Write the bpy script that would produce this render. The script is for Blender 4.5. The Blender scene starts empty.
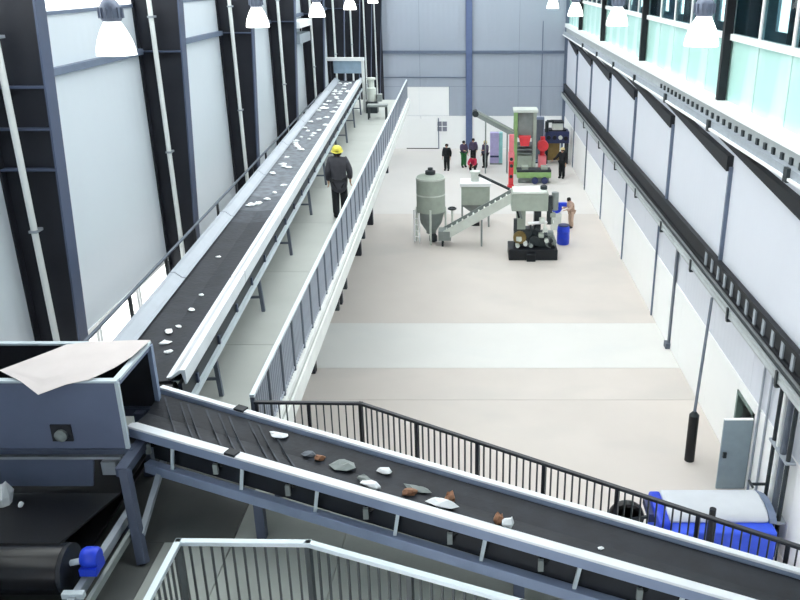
import bpy, math, random
from mathutils import Vector, Matrix
random.seed(7)
SC = bpy.context.scene
COL = SC.collection

# ------------------------------------------------------------------ camera, world, exposure
cam_d = bpy.data.cameras.new('camera')
cam = bpy.data.objects.new('camera', cam_d); COL.objects.link(cam)
cam.location = (0, 0, 12.0)
cam.rotation_euler = (math.radians(90) - math.atan(325 / 822), 0, 0)
cam_d.sensor_width = 36.0; cam_d.sensor_fit = 'HORIZONTAL'
cam_d.lens = 822 / 800 * 36.0
cam_d.shift_x = -70 / 800
cam_d.clip_end = 400
SC.camera = cam

world = bpy.data.worlds.new('sky'); SC.world = world; world.use_nodes = True
bg = world.node_tree.nodes['Background']
bg.inputs['Color'].default_value = (0.99, 1.0, 1.0, 1)
bg.inputs['Strength'].default_value = 3.2
vs = SC.view_settings
vs.view_transform = 'Standard'; vs.look = 'None'; vs.gamma = 1.0; vs.use_curve_mapping = False
vs.exposure = 0.78

# ------------------------------------------------------------------ materials
def lin(c):
    c = c / 255.0
    return c / 12.92 if c <= 0.04045 else ((c + 0.055) / 1.055) ** 2.4
def rgb(r, g, b): return (lin(r), lin(g), lin(b), 1)
MATS = {}
def mat(name, col, rough=0.6, metal=0.0, var=0.12, scale=4.0, bump=0.0, bscale=40.0, ribs=0.0, rib_axis=0, rib_pitch=0.25, emit=0.0, stain=None, spec=0.4):
    m = bpy.data.materials.new(name); m.use_nodes = True
    nt = m.node_tree; N = nt.nodes; L = nt.links
    b = N['Principled BSDF']
    b.inputs['Roughness'].default_value = rough; b.inputs['Metallic'].default_value = metal
    b.inputs['Specular IOR Level'].default_value = spec
    tc = N.new('ShaderNodeTexCoord')
    no = N.new('ShaderNodeTexNoise'); no.inputs['Scale'].default_value = scale; no.inputs['Detail'].default_value = 5
    L.new(tc.outputs['Object'], no.inputs['Vector'])
    ra = N.new('ShaderNodeValToRGB')
    c = rgb(*col)
    ra.color_ramp.elements[0].position = 0.3; ra.color_ramp.elements[1].position = 0.7
    ra.color_ramp.elements[0].color = tuple(v * (1 - var) for v in c[:3]) + (1,)
    ra.color_ramp.elements[1].color = tuple(min(1, v * (1 + var * 0.5)) for v in c[:3]) + (1,)
    L.new(no.outputs['Fac'], ra.inputs['Fac'])
    out = ra.outputs['Color']
    if stain:
        n2 = N.new('ShaderNodeTexNoise'); n2.inputs['Scale'].default_value = stain[1]; n2.inputs['Detail'].default_value = 3
        mp = N.new('ShaderNodeMapping'); mp.inputs['Scale'].default_value = stain[3]
        L.new(tc.outputs['Object'], mp.inputs['Vector']); L.new(mp.outputs['Vector'], n2.inputs['Vector'])
        r2 = N.new('ShaderNodeValToRGB')
        r2.color_ramp.elements[0].position = stain[2]; r2.color_ramp.elements[0].color = (0, 0, 0, 1)
        r2.color_ramp.elements[1].position = min(1, stain[2] + 0.2); r2.color_ramp.elements[1].color = (1, 1, 1, 1)
        L.new(n2.outputs['Fac'], r2.inputs['Fac'])
        mx = N.new('ShaderNodeMix'); mx.data_type = 'RGBA'
        L.new(r2.outputs['Color'], mx.inputs[0]); L.new(out, mx.inputs[6])
        mx.inputs[7].default_value = rgb(*stain[0]); out = mx.outputs[2]
    L.new(out, b.inputs['Base Color'])
    hgt = None
    if ribs:
        wv = N.new('ShaderNodeTexWave'); wv.bands_direction = 'XYZ'[rib_axis]; wv.wave_profile = 'SIN'
        wv.inputs['Scale'].default_value = 0.314 / rib_pitch; wv.inputs['Distortion'].default_value = 0
        L.new(tc.outputs['Object'], wv.inputs['Vector'])
        bp = N.new('ShaderNodeBump'); bp.inputs['Strength'].default_value = ribs; bp.inputs['Distance'].default_value = 0.03
        L.new(wv.outputs['Fac'], bp.inputs['Height']); hgt = bp
    if bump:
        n3 = N.new('ShaderNodeTexNoise'); n3.inputs['Scale'].default_value = bscale
        L.new(tc.outputs['Object'], n3.inputs['Vector'])
        bp = N.new('ShaderNodeBump'); bp.inputs['Strength'].default_value = bump; bp.inputs['Distance'].default_value = 0.02
        L.new(n3.outputs['Fac'], bp.inputs['Height'])
        if hgt: L.new(hgt.outputs['Normal'], bp.inputs['Normal'])
        hgt = bp
    if hgt: L.new(hgt.outputs['Normal'], b.inputs['Normal'])
    if emit:
        b.inputs['Emission Color'].default_value = c; b.inputs['Emission Strength'].default_value = emit
    MATS[name] = m
    return m
def glass(name, col, transp=0.6, rough=0.05):
    m = bpy.data.materials.new(name); m.use_nodes = True
    nt = m.node_tree; N = nt.nodes; L = nt.links
    b = N['Principled BSDF']; b.inputs['Base Color'].default_value = rgb(*col); b.inputs['Roughness'].default_value = rough
    t = N.new('ShaderNodeBsdfTransparent'); t.inputs['Color'].default_value = rgb(*col)
    mx = N.new('ShaderNodeMixShader'); mx.inputs[0].default_value = transp
    L.new(b.outputs[0], mx.inputs[1]); L.new(t.outputs[0], mx.inputs[2])
    L.new(mx.outputs[0], N['Material Output'].inputs['Surface'])
    MATS[name] = m
    return m

mat('concrete', (208, 200, 193), 0.6, var=0.05, scale=0.35, bump=0.05, bscale=8, stain=((199, 193, 187), 0.22, 0.52, (1, 1.8, 1)))
mat('concrete_light', (213, 209, 205), 0.6, var=0.04, scale=0.35)
mat('concrete_pale', (217, 216, 212), 0.55, var=0.03, scale=0.5, stain=((213, 213, 210), 0.3, 0.55, (1, 2, 1)))
mat('joint', (196, 190, 185), 0.8)
mat('cladding_left', (208, 216, 223), 0.5, var=0.02, scale=0.5, ribs=0.06, rib_axis=1, rib_pitch=0.3)
mat('cladding_back', (168, 177, 190), 0.5, var=0.03, scale=0.4, ribs=0.2, rib_axis=0, rib_pitch=0.36)
mat('cladding_right', (214, 218, 227), 0.5, var=0.02, scale=0.5, ribs=0.06, rib_axis=1, rib_pitch=0.3)
mat('wainscot', (250, 251, 250), 0.5, var=0.02, scale=0.6)
mat('column_steel', (38, 40, 48), 0.55, var=0.2, scale=1.5, spec=0.3)
mat('column_flange', (72, 82, 106), 0.45, var=0.12, scale=1.5)
mat('column_blue', (96, 112, 150), 0.5, var=0.1)
mat('girt', (104, 116, 136), 0.5)
mat('pipe_white', (224, 228, 226), 0.4, var=0.05)
mat('crane_dark', (24, 28, 34), 0.6, var=0.2)
mat('beam_grey', (156, 164, 172), 0.5, var=0.1)
mat('ledge_grey', (172, 178, 180), 0.5, var=0.1)
mat('white_paint', (244, 246, 246), 0.4, var=0.03)
mat('mint_panel', (192, 236, 227), 0.25, var=0.04, scale=0.8, stain=((222, 252, 246), 0.6, 0.5, (1, 1, 0.3)))
mat('office_dark', (34, 48, 60), 0.7, var=0.5, scale=0.6)
mat('office_back', (120, 148, 162), 0.8, var=0.6, scale=0.35)
glass('window_glass', (20, 30, 34), 0.8)
MATS['window_glass'].node_tree.nodes['Transparent BSDF'].inputs['Color'].default_value = rgb(214, 236, 240)
glass('bright_pane', (250, 252, 250), 0.85)
mat('cream_pane', (252, 248, 226), 0.4, var=0.03)
mat('plate', (156, 162, 156), 0.55, var=0.14, scale=1.2, bump=0.1, bscale=30)
mat('plate_shaded', (74, 77, 76), 0.6, var=0.2, scale=1.2)  # deck plate with the shade around the hopper put into its colour
mat('walk_plate', (176, 180, 175), 0.5, var=0.08, scale=0.8)
mat('curb', (236, 238, 234), 0.45, var=0.08, scale=3)
mat('rail_light', (206, 218, 224), 0.35, metal=0.2, var=0.05)
mat('baluster_grey', (170, 176, 188), 0.45, var=0.08)
mat('rail_dark', (40, 42, 48), 0.4, var=0.1)
mat('baluster_dark', (70, 76, 78), 0.45, var=0.1)
mat('post_slate', (96, 104, 116), 0.5)
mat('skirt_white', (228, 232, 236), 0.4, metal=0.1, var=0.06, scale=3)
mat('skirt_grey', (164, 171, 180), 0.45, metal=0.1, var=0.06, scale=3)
mat('steel_blue', (136, 150, 176), 0.45, metal=0.1, var=0.12, scale=2.5)
mat('steel_slate', (78, 86, 104), 0.5, metal=0.1, var=0.16, scale=2)
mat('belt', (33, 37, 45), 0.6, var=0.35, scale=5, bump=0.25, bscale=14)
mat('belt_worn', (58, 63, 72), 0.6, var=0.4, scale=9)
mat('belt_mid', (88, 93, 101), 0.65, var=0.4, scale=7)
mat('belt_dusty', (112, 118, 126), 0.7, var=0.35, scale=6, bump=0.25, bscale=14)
mat('rubber', (16, 17, 20), 0.45, var=0.2)
mat('drum_black', (20, 22, 27), 0.25, var=0.15, scale=3)
mat('hopper_blue', (110, 120, 145), 0.5, metal=0.1, var=0.12, scale=1.6)
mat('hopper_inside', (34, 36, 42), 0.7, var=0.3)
mat('cardboard', (208, 200, 198), 0.85, var=0.05, scale=3)
mat('scrap_white', (240, 243, 244), 0.5, var=0.08)
mat('scrap_brown', (156, 112, 84), 0.6, var=0.25)
mat('motor_blue', (34, 66, 206), 0.4, var=0.15)
mat('tarp_blue', (58, 92, 226), 0.5, var=0.15, scale=3)
mat('tarp_grey', (206, 210, 216), 0.55, var=0.06, scale=2)
mat('machine_sage', (166, 176, 164), 0.5, var=0.12, scale=3)
mat('machine_pale', (214, 220, 212), 0.5, var=0.1, scale=3)
mat('machine_grey', (136, 144, 142), 0.5, var=0.15, scale=3)
mat('machine_dark', (44, 52, 56), 0.5, var=0.25, scale=5)
mat('machine_black', (22, 27, 34), 0.5, var=0.25, scale=5)
mat('machine_green', (142, 178, 116), 0.5, var=0.12)
mat('machine_red', (222, 64, 72), 0.45, var=0.12)
mat('machine_pink', (236, 130, 138), 0.5, var=0.12)
mat('machine_navy', (52, 60, 100), 0.5, var=0.2)
mat('machine_lilac', (186, 178, 222), 0.6, var=0.12)
mat('machine_teal', (150, 204, 208), 0.5, var=0.1)
mat('hood_blue', (148, 170, 188), 0.45)
mat('brass', (128, 108, 60), 0.5, var=0.2)
mat('door_grey', (146, 162, 168), 0.45, var=0.08)
mat('frame_green', (110, 130, 124), 0.5)
mat('lamp_shell', (255, 255, 250), 0.3, emit=2.2)
mat('lamp_bulb', (255, 252, 240), 0.3, emit=6.0)
mat('ballast', (120, 128, 146), 0.45, metal=0.3)
mat('skin', (196, 152, 124), 0.6, var=0.05)
mat('hair', (28, 24, 22), 0.7)
mat('cloth_charcoal', (62, 62, 68), 0.85, var=0.15, scale=8)
mat('cloth_black', (28, 30, 34), 0.85, var=0.2, scale=8)
mat('cloth_purple', (84, 72, 98), 0.85, var=0.2, scale=8)
mat('cloth_green', (44, 110, 62), 0.85, var=0.2, scale=8)
mat('cloth_red', (198, 44, 78), 0.85, var=0.15, scale=8)
mat('cloth_beige', (196, 168, 150), 0.85, var=0.1, scale=8)
mat('cloth_white', (232, 232, 236), 0.85, var=0.05, scale=8)
mat('cloth_blue', (88, 82, 188), 0.8)
mat('hat_yellow', (226, 214, 84), 0.4)
mat('hat_pale', (222, 206, 150), 0.6)
mat('shoe', (30, 30, 32), 0.6)
mat('sign_grey', (134, 136, 150), 0.5)
mat('roof_sheet', (206, 212, 220), 0.6)
glass('skylight', (248, 250, 250), 0.9)

# ------------------------------------------------------------------ mesh helpers
WL = {}
def wloc(o): return WL.get(o.name, Vector((0, 0, 0))) if o else Vector((0, 0, 0))
def tag(o, label=None, cat=None, group=None, kind=None):
    if label: o['label'] = label
    if cat: o['category'] = cat
    if group: o['group'] = group
    if kind: o['kind'] = kind
    return o
def thing(name, label, cat, loc, group=None):
    o = bpy.data.objects.new(name, None); COL.objects.link(o)
    o.empty_display_size = 0.2
    o.location = loc; WL[o.name] = Vector(loc)
    return tag(o, label, cat, group)
def structure(name, loc=(0, 0, 0)):
    o = bpy.data.objects.new(name, None); COL.objects.link(o)
    o.location = loc; WL[o.name] = Vector(loc); o['kind'] = 'structure'
    return o
class MB:
    def __init__(s): s.v = []; s.f = []
    def add(s, vs, fs):
        k = len(s.v); s.v += [Vector(p) for p in vs]; s.f += [tuple(i + k for i in f) for f in fs]; return s
    def box(s, x0, x1, y0, y1, z0, z1):
        return s.add([(x0, y0, z0), (x1, y0, z0), (x1, y1, z0), (x0, y1, z0), (x0, y0, z1), (x1, y0, z1), (x1, y1, z1), (x0, y1, z1)],
                     [(0, 3, 2, 1), (4, 5, 6, 7), (0, 1, 5, 4), (1, 2, 6, 5), (2, 3, 7, 6), (3, 0, 4, 7)])
    def beam(s, p0, p1, w, h, up=(0, 0, 1)):
        p0 = Vector(p0); p1 = Vector(p1); d = (p1 - p0).normalized(); u = Vector(up)
        sd = d.cross(u)
        if sd.length < 1e-4: sd = d.cross(Vector((1, 0, 0)))
        sd.normalize(); u = sd.cross(d).normalized()
        a = sd * w / 2; b = u * h / 2
        return s.add([p0 - a - b, p0 + a - b, p0 + a + b, p0 - a + b, p1 - a - b, p1 + a - b, p1 + a + b, p1 - a + b],
                     [(0, 1, 2, 3), (4, 7, 6, 5), (0, 4, 5, 1), (1, 5, 6, 2), (2, 6, 7, 3), (3, 7, 4, 0)])
    def tube(s, p0, p1, r, n=10, r2=None):
        p0 = Vector(p0); p1 = Vector(p1); d = (p1 - p0).normalized()
        a = d.orthogonal().normalized(); b = d.cross(a); r2 = r if r2 is None else r2
        vs = []
        for p, rr in ((p0, r), (p1, r2)):
            for i in range(n):
                t = 2 * math.pi * i / n; vs.append(p + a * math.cos(t) * rr + b * math.sin(t) * rr)
        fs = [(i, (i + 1) % n, n + (i + 1) % n, n + i) for i in range(n)] + [tuple(reversed(range(n))), tuple(range(n, 2 * n))]
        return s.add(vs, fs)
    def path(s, pts, r, n=8):
        for a, b in zip(pts, pts[1:]): s.tube(a, b, r, n)
        return s
    def lathe(s, c, prof, n=20, axis=2):
        c = Vector(c); vs = []; fs = []
        for r, z in prof:
            for i in range(n):
                t = 2 * math.pi * i / n; q = [r * math.cos(t), r * math.sin(t), z]
                if axis == 0: q = [q[2], q[0], q[1]]
                elif axis == 1: q = [q[1], q[2], q[0]]
                vs.append(c + Vector(q))
        m = len(prof)
        for k in range(m - 1):
            for i in range(n):
                j = (i + 1) % n; fs.append((k * n + i, k * n + j, (k + 1) * n + j, (k + 1) * n + i))
        if prof[0][0] > 1e-4: fs.append(tuple(reversed(range(n))))
        if prof[-1][0] > 1e-4: fs.append(tuple(range((m - 1) * n, m * n)))
        return s.add(vs, fs)
    def prism(s, a, b):
        n = len(a)
        return s.add(list(a) + list(b), [tuple(reversed(range(n))), tuple(range(n, 2 * n))] + [(i, (i + 1) % n, n + (i + 1) % n, n + i) for i in range(n)])
    def mesh(s, name, material, origin=(0, 0, 0), smooth=False):
        me = bpy.data.meshes.new(name); o = Vector(origin)
        me.from_pydata([tuple(v - o) for v in s.v], [], s.f); me.update()
        me.materials.append(MATS[material])
        import bmesh
        bm = bmesh.new(); bm.from_mesh(me); bmesh.ops.recalc_face_normals(bm, faces=bm.faces); bm.to_mesh(me); bm.free()
        if smooth:
            for p in me.polygons: p.use_smooth = True
            try: me.set_sharp_from_angle(angle=math.radians(40))
            except Exception: pass
        return me
    def build(s, name, material, parent=None, origin=None, smooth=False, bevel=0.0, label=None):
        pl = wloc(parent)
        o0 = Vector(origin) if origin is not None else pl
        ob = bpy.data.objects.new(name, s.mesh(name, material, o0, smooth)); COL.objects.link(ob)
        ob.location = o0 - pl
        if parent: ob.parent = parent
        WL[ob.name] = o0
        if bevel:
            md = ob.modifiers.new('bevel', 'BEVEL'); md.width = bevel; md.segments = 2; md.limit_method = 'ANGLE'
        if label: ob['label'] = label
        return ob
def link_mesh(name, me, parent, at, rot=None):
    ob = bpy.data.objects.new(name, me); COL.objects.link(ob)
    ob.parent = parent; ob.location = Vector(at) - wloc(parent); WL[ob.name] = Vector(at)
    if rot: ob.rotation_euler = rot
    return ob
def lerp(a, b, t): return Vector(a) + (Vector(b) - Vector(a)) * t
def copy_tree(o, parent=None):
    c = o.copy(); COL.objects.link(c); c.parent = parent
    WL[c.name] = WL.get(o.name, Vector((0, 0, 0)))
    for ch in list(o.children): copy_tree(ch, c)
    return c

# ------------------------------------------------------------------ the hall
XL, XR, YB, YF, ZC = -7.0, 6.9, 61.0, -5.0, 14.2
BAY = [6.2 + 5.98 * k for k in range(-1, 10)]           # column lines on the left
fl = structure('floor')
MB().box(XL - 0.4, XR + 2.2, YF - 0.3, YB + 0.3, -0.4, -0.06).build('sub_slab', 'joint', fl)
def slab(y0, y1, m):
    xs = [XL, XR]
    for a, b in zip(xs, xs[1:]):
        MB().box(a + 0.01, b - 0.01, y0 + 0.008, y1 - 0.008, -0.06, 0).build('concrete_slab', m, fl, origin=((a + b) / 2, (y0 + y1) / 2, -0.03))
for y0, y1, m in ((YF, 4, 'concrete'), (4, 13, 'concrete'), (13, 22.1, 'concrete'), (22.1, 24.28, 'concrete'), (24.28, 28.03, 'concrete_pale'),
                  (28.03, 43, 'concrete'), (43, YB, 'concrete_light')):
    slab(y0, y1, m)

# left wall: cladding panels, tapered columns, girts, clerestory panes
wl = structure('wall_left', (XL, 28, 0))
def depth(z): return 0.36 + 0.052 * z
for i, (a, b) in enumerate(zip(BAY, BAY[1:])):
    b = min(b, YB)
    low = a < 13
    for z0, z1 in ((0, 4.6), (5.95, 10.44), (10.56, 11.38)) if low else ((0, 4.6), (4.62, 10.44), (10.56, 11.38)):
        MB().box(XL - 0.1, XL, a + 0.01, b - 0.01, z0, z1).build('wall_panel', 'cladding_left', wl, origin=(XL, (a + b) / 2, z0))
    # low window row
    n = 3
    for k in range(n if low else 0):
        y0 = a + (b - a) * k / n; y1 = a + (b - a) * (k + 1) / n
        w = MB().box(XL - 0.08, XL + 0.02, y0 + 0.02, y0 + 0.12, 4.6, 5.95).box(XL - 0.08, XL + 0.02, y1 - 0.12, y1 - 0.02, 4.6, 5.95)
        w.box(XL - 0.08, XL + 0.02, y0 + 0.12, y1 - 0.12, 4.6, 4.7).box(XL - 0.08, XL + 0.02, y0 + 0.12, y1 - 0.12, 5.85, 5.95)
        w = w.build('window_frame', 'white_paint', wl, origin=(XL, (y0 + y1) / 2, 4.6))
        MB().box(XL - 0.05, XL - 0.03, y0 + 0.12, y1 - 0.12, 4.7, 5.85).build('pane', 'bright_pane', w)
    MB().box(XL, XL + 0.12, a + 0.14, b - 0.14, 10.44, 10.56).build('girt', 'girt', wl, origin=(XL, (a + b) / 2, 10.5))
    for k in range(2):
        y0 = a + (b - a) * k / 2; y1 = a + (b - a) * (k + 1) / 2
        MB().box(XL - 0.06, XL - 0.03, y0 + 0.03, y1 - 0.03, 11.44, 13.4).build('clerestory_pane', 'bright_pane', wl, origin=(XL, (y0 + y1) / 2, 11.4))
    MB().box(XL - 0.1, XL + 0.03, a, b, 11.38, 11.44).build('sill_strip', 'girt', wl)
    MB().box(XL - 0.1, XL, a, b, 13.4, ZC).build('eaves_panel', 'cladding_left', wl)
for k, y in enumerate(BAY):
    y = min(y, YB - 0.3)
    d0, d1 = depth(0), depth(ZC)
    p = [(XL, y, 0), (XL + d0, y, 0), (XL + d1, y, ZC), (XL, y, ZC)]
    c = MB().prism(p, [(x, yy + 0.03, z) for x, yy, z in p]).build('column', 'column_steel', wl, origin=(XL, y, 0))
    q = [(XL + d0, y - 0.13, 0), (XL + d0, y + 0.17, 0), (XL + d1, y + 0.17, ZC), (XL + d1, y - 0.13, ZC)]
    MB().prism(q, [(x + 0.03, yy, z) for x, yy, z in q]).build('inner_flange', 'column_flange', c)
    MB().box(XL, XL + 0.03, y - 0.13, y + 0.17, 0, ZC).build('outer_flange', 'column_steel', c)
    for z in ((9.3, 9.9, 10.5) if k < 3 else (10.5,)):
        MB().box(XL + 0.03, XL + depth(z), y - 0.12, y, z - 0.015, z + 0.015).build('stiffener', 'column_flange', c)
ords = ['nearest', 'second', 'third', 'fourth', 'fifth', 'sixth', 'seventh', 'eighth', 'ninth', 'tenth']
for k, y in enumerate(BAY[2:]):
    y = min(y, YB - 0.3)
    t = thing('downpipe', 'white vertical downpipe, %s from the camera, against a dark steel column of the left wall' % ords[k], 'pipe', (XL + 0.42, y - 0.25, 0), 'downpipes on the left wall columns')
    MB().tube((XL + 0.42, y - 0.25, 0), (XL + 0.42, y - 0.25, ZC - 0.1), 0.05, 12).build('pipe', 'pipe_white', t, smooth=True)
    for z in (2.5, 5.5, 8.4, 11.2):
        MB().box(XL + 0.36, XL + 0.48, y - 0.31, y - 0.1, z - 0.02, z + 0.02).build('clamp', 'beam_grey', t)
# white duct high between two far columns
t = thing('air_duct', 'white slanting duct hung high on the far left wall above a pale blue box', 'duct', (XL + 0.3, 37, 9.5))
MB().box(XL + 0.02, XL + 0.5, 33.0, 35.6, 10.1, 10.35).build('duct', 'white_paint', t)
MB().box(XL + 0.02, XL + 0.4, 33.4, 35.6, 9.5, 9.85).build('box', 'beam_grey', t)
for y in (33.5, 35.5): MB().box(XL + 0.02, XL + 0.06, y - 0.05, y + 0.05, 9.6, 10.2).build('bracket', 'column_steel', t)
for k, y in enumerate(BAY[4:6]):
    t = tag(MB().beam((XL + 0.15, y + 0.5, 9.6), (XL + 0.15, y + 2.0, 6.4), 0.1, 0.1).build('wall_brace', 'column_steel', origin=(XL + 0.15, y + 0.5, 6.4)),
            'thin dark diagonal brace on the left wall just past the %s downpipe' % ords[k + 2], 'brace')

# back wall
wb = structure('wall_back', (0, YB, 0))
seg = [(-7.0, -4.8), (-1.5, -0.3), (0.15, 3.6), (3.6, 6.9)]
MB().box(XL - 0.3, XR + 3.2, YB + 0.02, YB + 0.2, 0, ZC).build('backing', 'girt', wb)
for a, b in ((-7.0, -3.6), (-3.6, -0.3), (0.16, 3.5), (3.5, 6.9)):
    for z0, z1 in ((7.0, ZC), (4.5, 6.8)):
        MB().box(a + 0.01, b - 0.01, YB - 0.02, YB + 0.02, z0, z1).build('wall_panel', 'cladding_back', wb, origin=((a + b) / 2, YB, z0))
for a, b in ((-7.0, -4.8), (-1.5, -0.3), (0.16, 3.5), (3.5, 6.9)):
    MB().box(a + 0.01, b - 0.01, YB - 0.02, YB + 0.02, 2.42, 4.48).build('wall_panel', 'cladding_back', wb, origin=((a + b) / 2, YB, 2.4))
for a, b in ((-7.0, -3.6), (-3.6, -0.3), (0.16, 3.5), (3.5, 6.9)):
    MB().box(a + 0.01, b - 0.01, YB - 0.06, YB + 0.02, 0, 2.4).build('wainscot_panel', 'wainscot', wb, origin=((a + b) / 2, YB, 0))
MB().box(XL, XR, YB - 0.14, YB - 0.02, 6.8, 7.0).build('girt', 'girt', wb)
c = MB().box(-0.29, 0.15, YB - 0.2, YB - 0.17, 0, ZC).build('column', 'column_blue', wb)
MB().box(-0.09, -0.05, YB - 0.17, YB - 0.02, 0, ZC).build('web', 'column_blue', c)
MB().box(6.72, 6.96, YB - 0.2, YB - 0.06, 0, ZC).build('corner_post', 'girt', wb)
MB().box(-6.99, -6.2, YB - 0.26, YB - 0.2, 0, ZC).build('corner_post', 'column_steel', wb)
MB().tube((5.15, YB - 0.12, 2.4), (5.15, YB - 0.12, 9.0), 0.03, 8).build('conduit', 'girt', wb)
MB().box(-6.9, -0.3, YB - 0.1, YB - 0.02, 5.12, 5.18).build('rail_strip', 'girt', wb)
w1 = structure('window_1', (-3.1, YB, 2.4))
MB().box(-4.78, -1.52, YB - 0.06, YB + 0.0, 4.4, 4.48).box(-4.78, -1.52, YB - 0.06, YB, 2.42, 2.5).box(-4.78, -4.72, YB - 0.06, YB, 2.5, 4.4).box(-1.58, -1.52, YB - 0.06, YB, 2.5, 4.4).build('window_frame', 'white_paint', w1)
MB().box(-3.72, -3.66, YB - 0.06, YB, 2.5, 4.4).build('mullion', 'white_paint', w1)
for a, b in ((-4.72, -3.72), (-3.66, -1.58)):
    MB().box(a, b, YB - 0.03, YB - 0.01, 2.5, 4.4).build('pane', 'wainscot', w1, label='frosted white pane')
d2 = structure('door_2', (-3.4, YB, 0))
MB().box(-4.6, -2.35, YB - 0.12, YB - 0.07, 0.02, 2.2).build('door_leaf', 'wainscot', d2)
MB().box(-2.35, -2.28, YB - 0.13, YB - 0.06, 0, 2.25).build('door_jamb', 'girt', d2)
MB().box(-4.7, -2.35, YB - 0.13, YB - 0.06, 0.0, 0.06).build('threshold', 'column_steel', d2)
t = thing('wall_notice', 'small grey four-part notice board on the white strip of the back wall', 'sign', (-2.05, YB - 0.1, 1.3))
MB().box(-2.44, -1.66, YB - 0.1, YB - 0.06, 1.26, 2.04).build('board', 'white_paint', t)
for a in (-2.4, -2.02):
    for z in (1.3, 1.68): MB().box(a, a + 0.32, YB - 0.12, YB - 0.1, z, z + 0.32).build('tile', 'sign_grey', t)

# right wall
wr = structure('wall_right', (XR, 28, 0))
RB = [8.15 + 6.64 * k for k in range(0, 8)]              # 8.15, 14.8, 21.4, 28.1, 34.7, 41.4, 48, 54.6
RBE = [YF, 1.5] + RB + [YB]
for a, b in zip(RBE, RBE[1:]):
    mid = (a + b) / 2
    for u, v in ((a, mid), (mid, b)):
        pieces = [(u, v, 0, 2.4)]
        if u < 17.5 < v: pieces = [(u, 17.5, 0, 2.4), (17.5, v, 2.1, 2.4)]
        if u < 18.8 < v and u >= 17.5: pieces = [(18.8, v, 0, 2.4), (u, 18.8, 2.1, 2.4)]
        for (p, q, z0, z1) in pieces:
            if q - p > 0.05: MB().box(XR, XR + 0.12, p + 0.008, q - 0.008, z0, z1).build('wainscot_panel', 'wainscot', wr, origin=(XR, (p + q) / 2, z0))
        MB().box(XR + 0.03, XR + 0.12, u + 0.01, v - 0.01, 2.41, 4.1).build('lower_panel', 'cladding_right', wr, origin=(XR, (u + v) / 2, 2.4))
    MB().box(XR + 0.03, XR + 0.12, a + 0.02, b - 0.02, 4.1, 8.1).build('upper_panel', 'cladding_right', wr, origin=(XR, mid, 4.1))
for y in RB:
    MB().box(XR - 0.07, XR + 0.1, y - 0.05, y + 0.05, 4.7, 7.3).build('column', 'girt', wr, origin=(XR, y, 4.7))
for y, z0, m, r in ((35.4, 0, 'girt', 0.04), (28.8, 0, 'girt', 0.04), (42, 0, 'girt', 0.04), (48.4, 0, 'post_slate', 0.06), (54.6, 0, 'girt', 0.05), (25.9, 0, 'post_slate', 0.09)):
    MB().box(XR - 0.06, XR, y - r, y + r, z0, 4.0).build('lower_post', m, wr, origin=(XR, y, 0))
MB().box(XR - 0.16, XR, 25.75, 26.05, 0, 0.2).build('post_base', 'post_slate', wr)
# tapered dark diagonals
for y in RB[1:]:
    y1 = min(y + (8.4 if y < 25 else 9.4 if y < 32 else 10.5), YB)
    a = [(XR - 0.14, y, 7.18), (XR - 0.14, y1, 7.97), (XR - 0.14, y1, 8.02), (XR - 0.14, y, 7.58)]
    if y > 25: a = [(p[0] + 0.01 * (y - 20) / 7, p[1], p[2]) for p in a]
    MB().prism(a, [(XR + 0.03, p[1], p[2]) for p in a]).build('diagonal_brace', 'crane_dark', wr, origin=(XR, y, 7.2))
# crane beam
cb = tag(structure('trim_1', (XR - 0.2, 28, 4.1)), 'dark runway beam along the right wall', None)
MB().box(XR - 0.1, XR, YF, YB, 4.28, 4.62).build('web', 'crane_dark', cb)
MB().box(XR - 0.14, XR, YF, YB, 4.62, 4.72).build('top_flange', 'crane_dark', cb)
MB().box(XR - 0.14, XR, YF, YB, 4.16, 4.24).build('bottom_flange', 'crane_dark', cb)
st = MB().box(-0.04, 0.0, -0.07, 0.07, 0, 0.38).mesh('stiffener', 'beam_grey')
y = 10.0
while y < 22.5:
    link_mesh('stiffener', st, cb, (XR - 0.1, y, 4.24)); y += 0.62
lp = tag(structure('trim_2', (XR - 0.3, 28, 3.8)), 'grey pipe tray below the dark runway beam', None)
MB().box(XR - 0.3, XR, YF, YB, 3.98, 4.06).build('tray', 'ledge_grey', lp)
MB().tube((XR - 0.22, YF, 4.1), (XR - 0.22, YB, 4.1), 0.035, 8).build('cable', 'machine_dark', lp, smooth=True)
MB().tube((XR - 0.24, YF, 3.88), (XR - 0.24, YB, 3.88), 0.07, 12).build('pipe', 'ledge_grey', lp, smooth=True)
MB().tube((XR - 0.09, YF, 3.88), (XR - 0.09, YB, 3.88), 0.05, 10).build('pipe', 'beam_grey', lp, smooth=True)
for y in (15.8, 19.4, 23.2, 27.3, 32, 37, 42, 48):
    MB().box(XR - 0.34, XR, y - 0.05, y + 0.05, 3.74, 3.79).box(XR - 0.35, XR - 0.31, y - 0.05, y + 0.05, 3.79, 4.12).build('bracket', 'machine_dark', lp, origin=(XR, y, 3.7))
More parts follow.
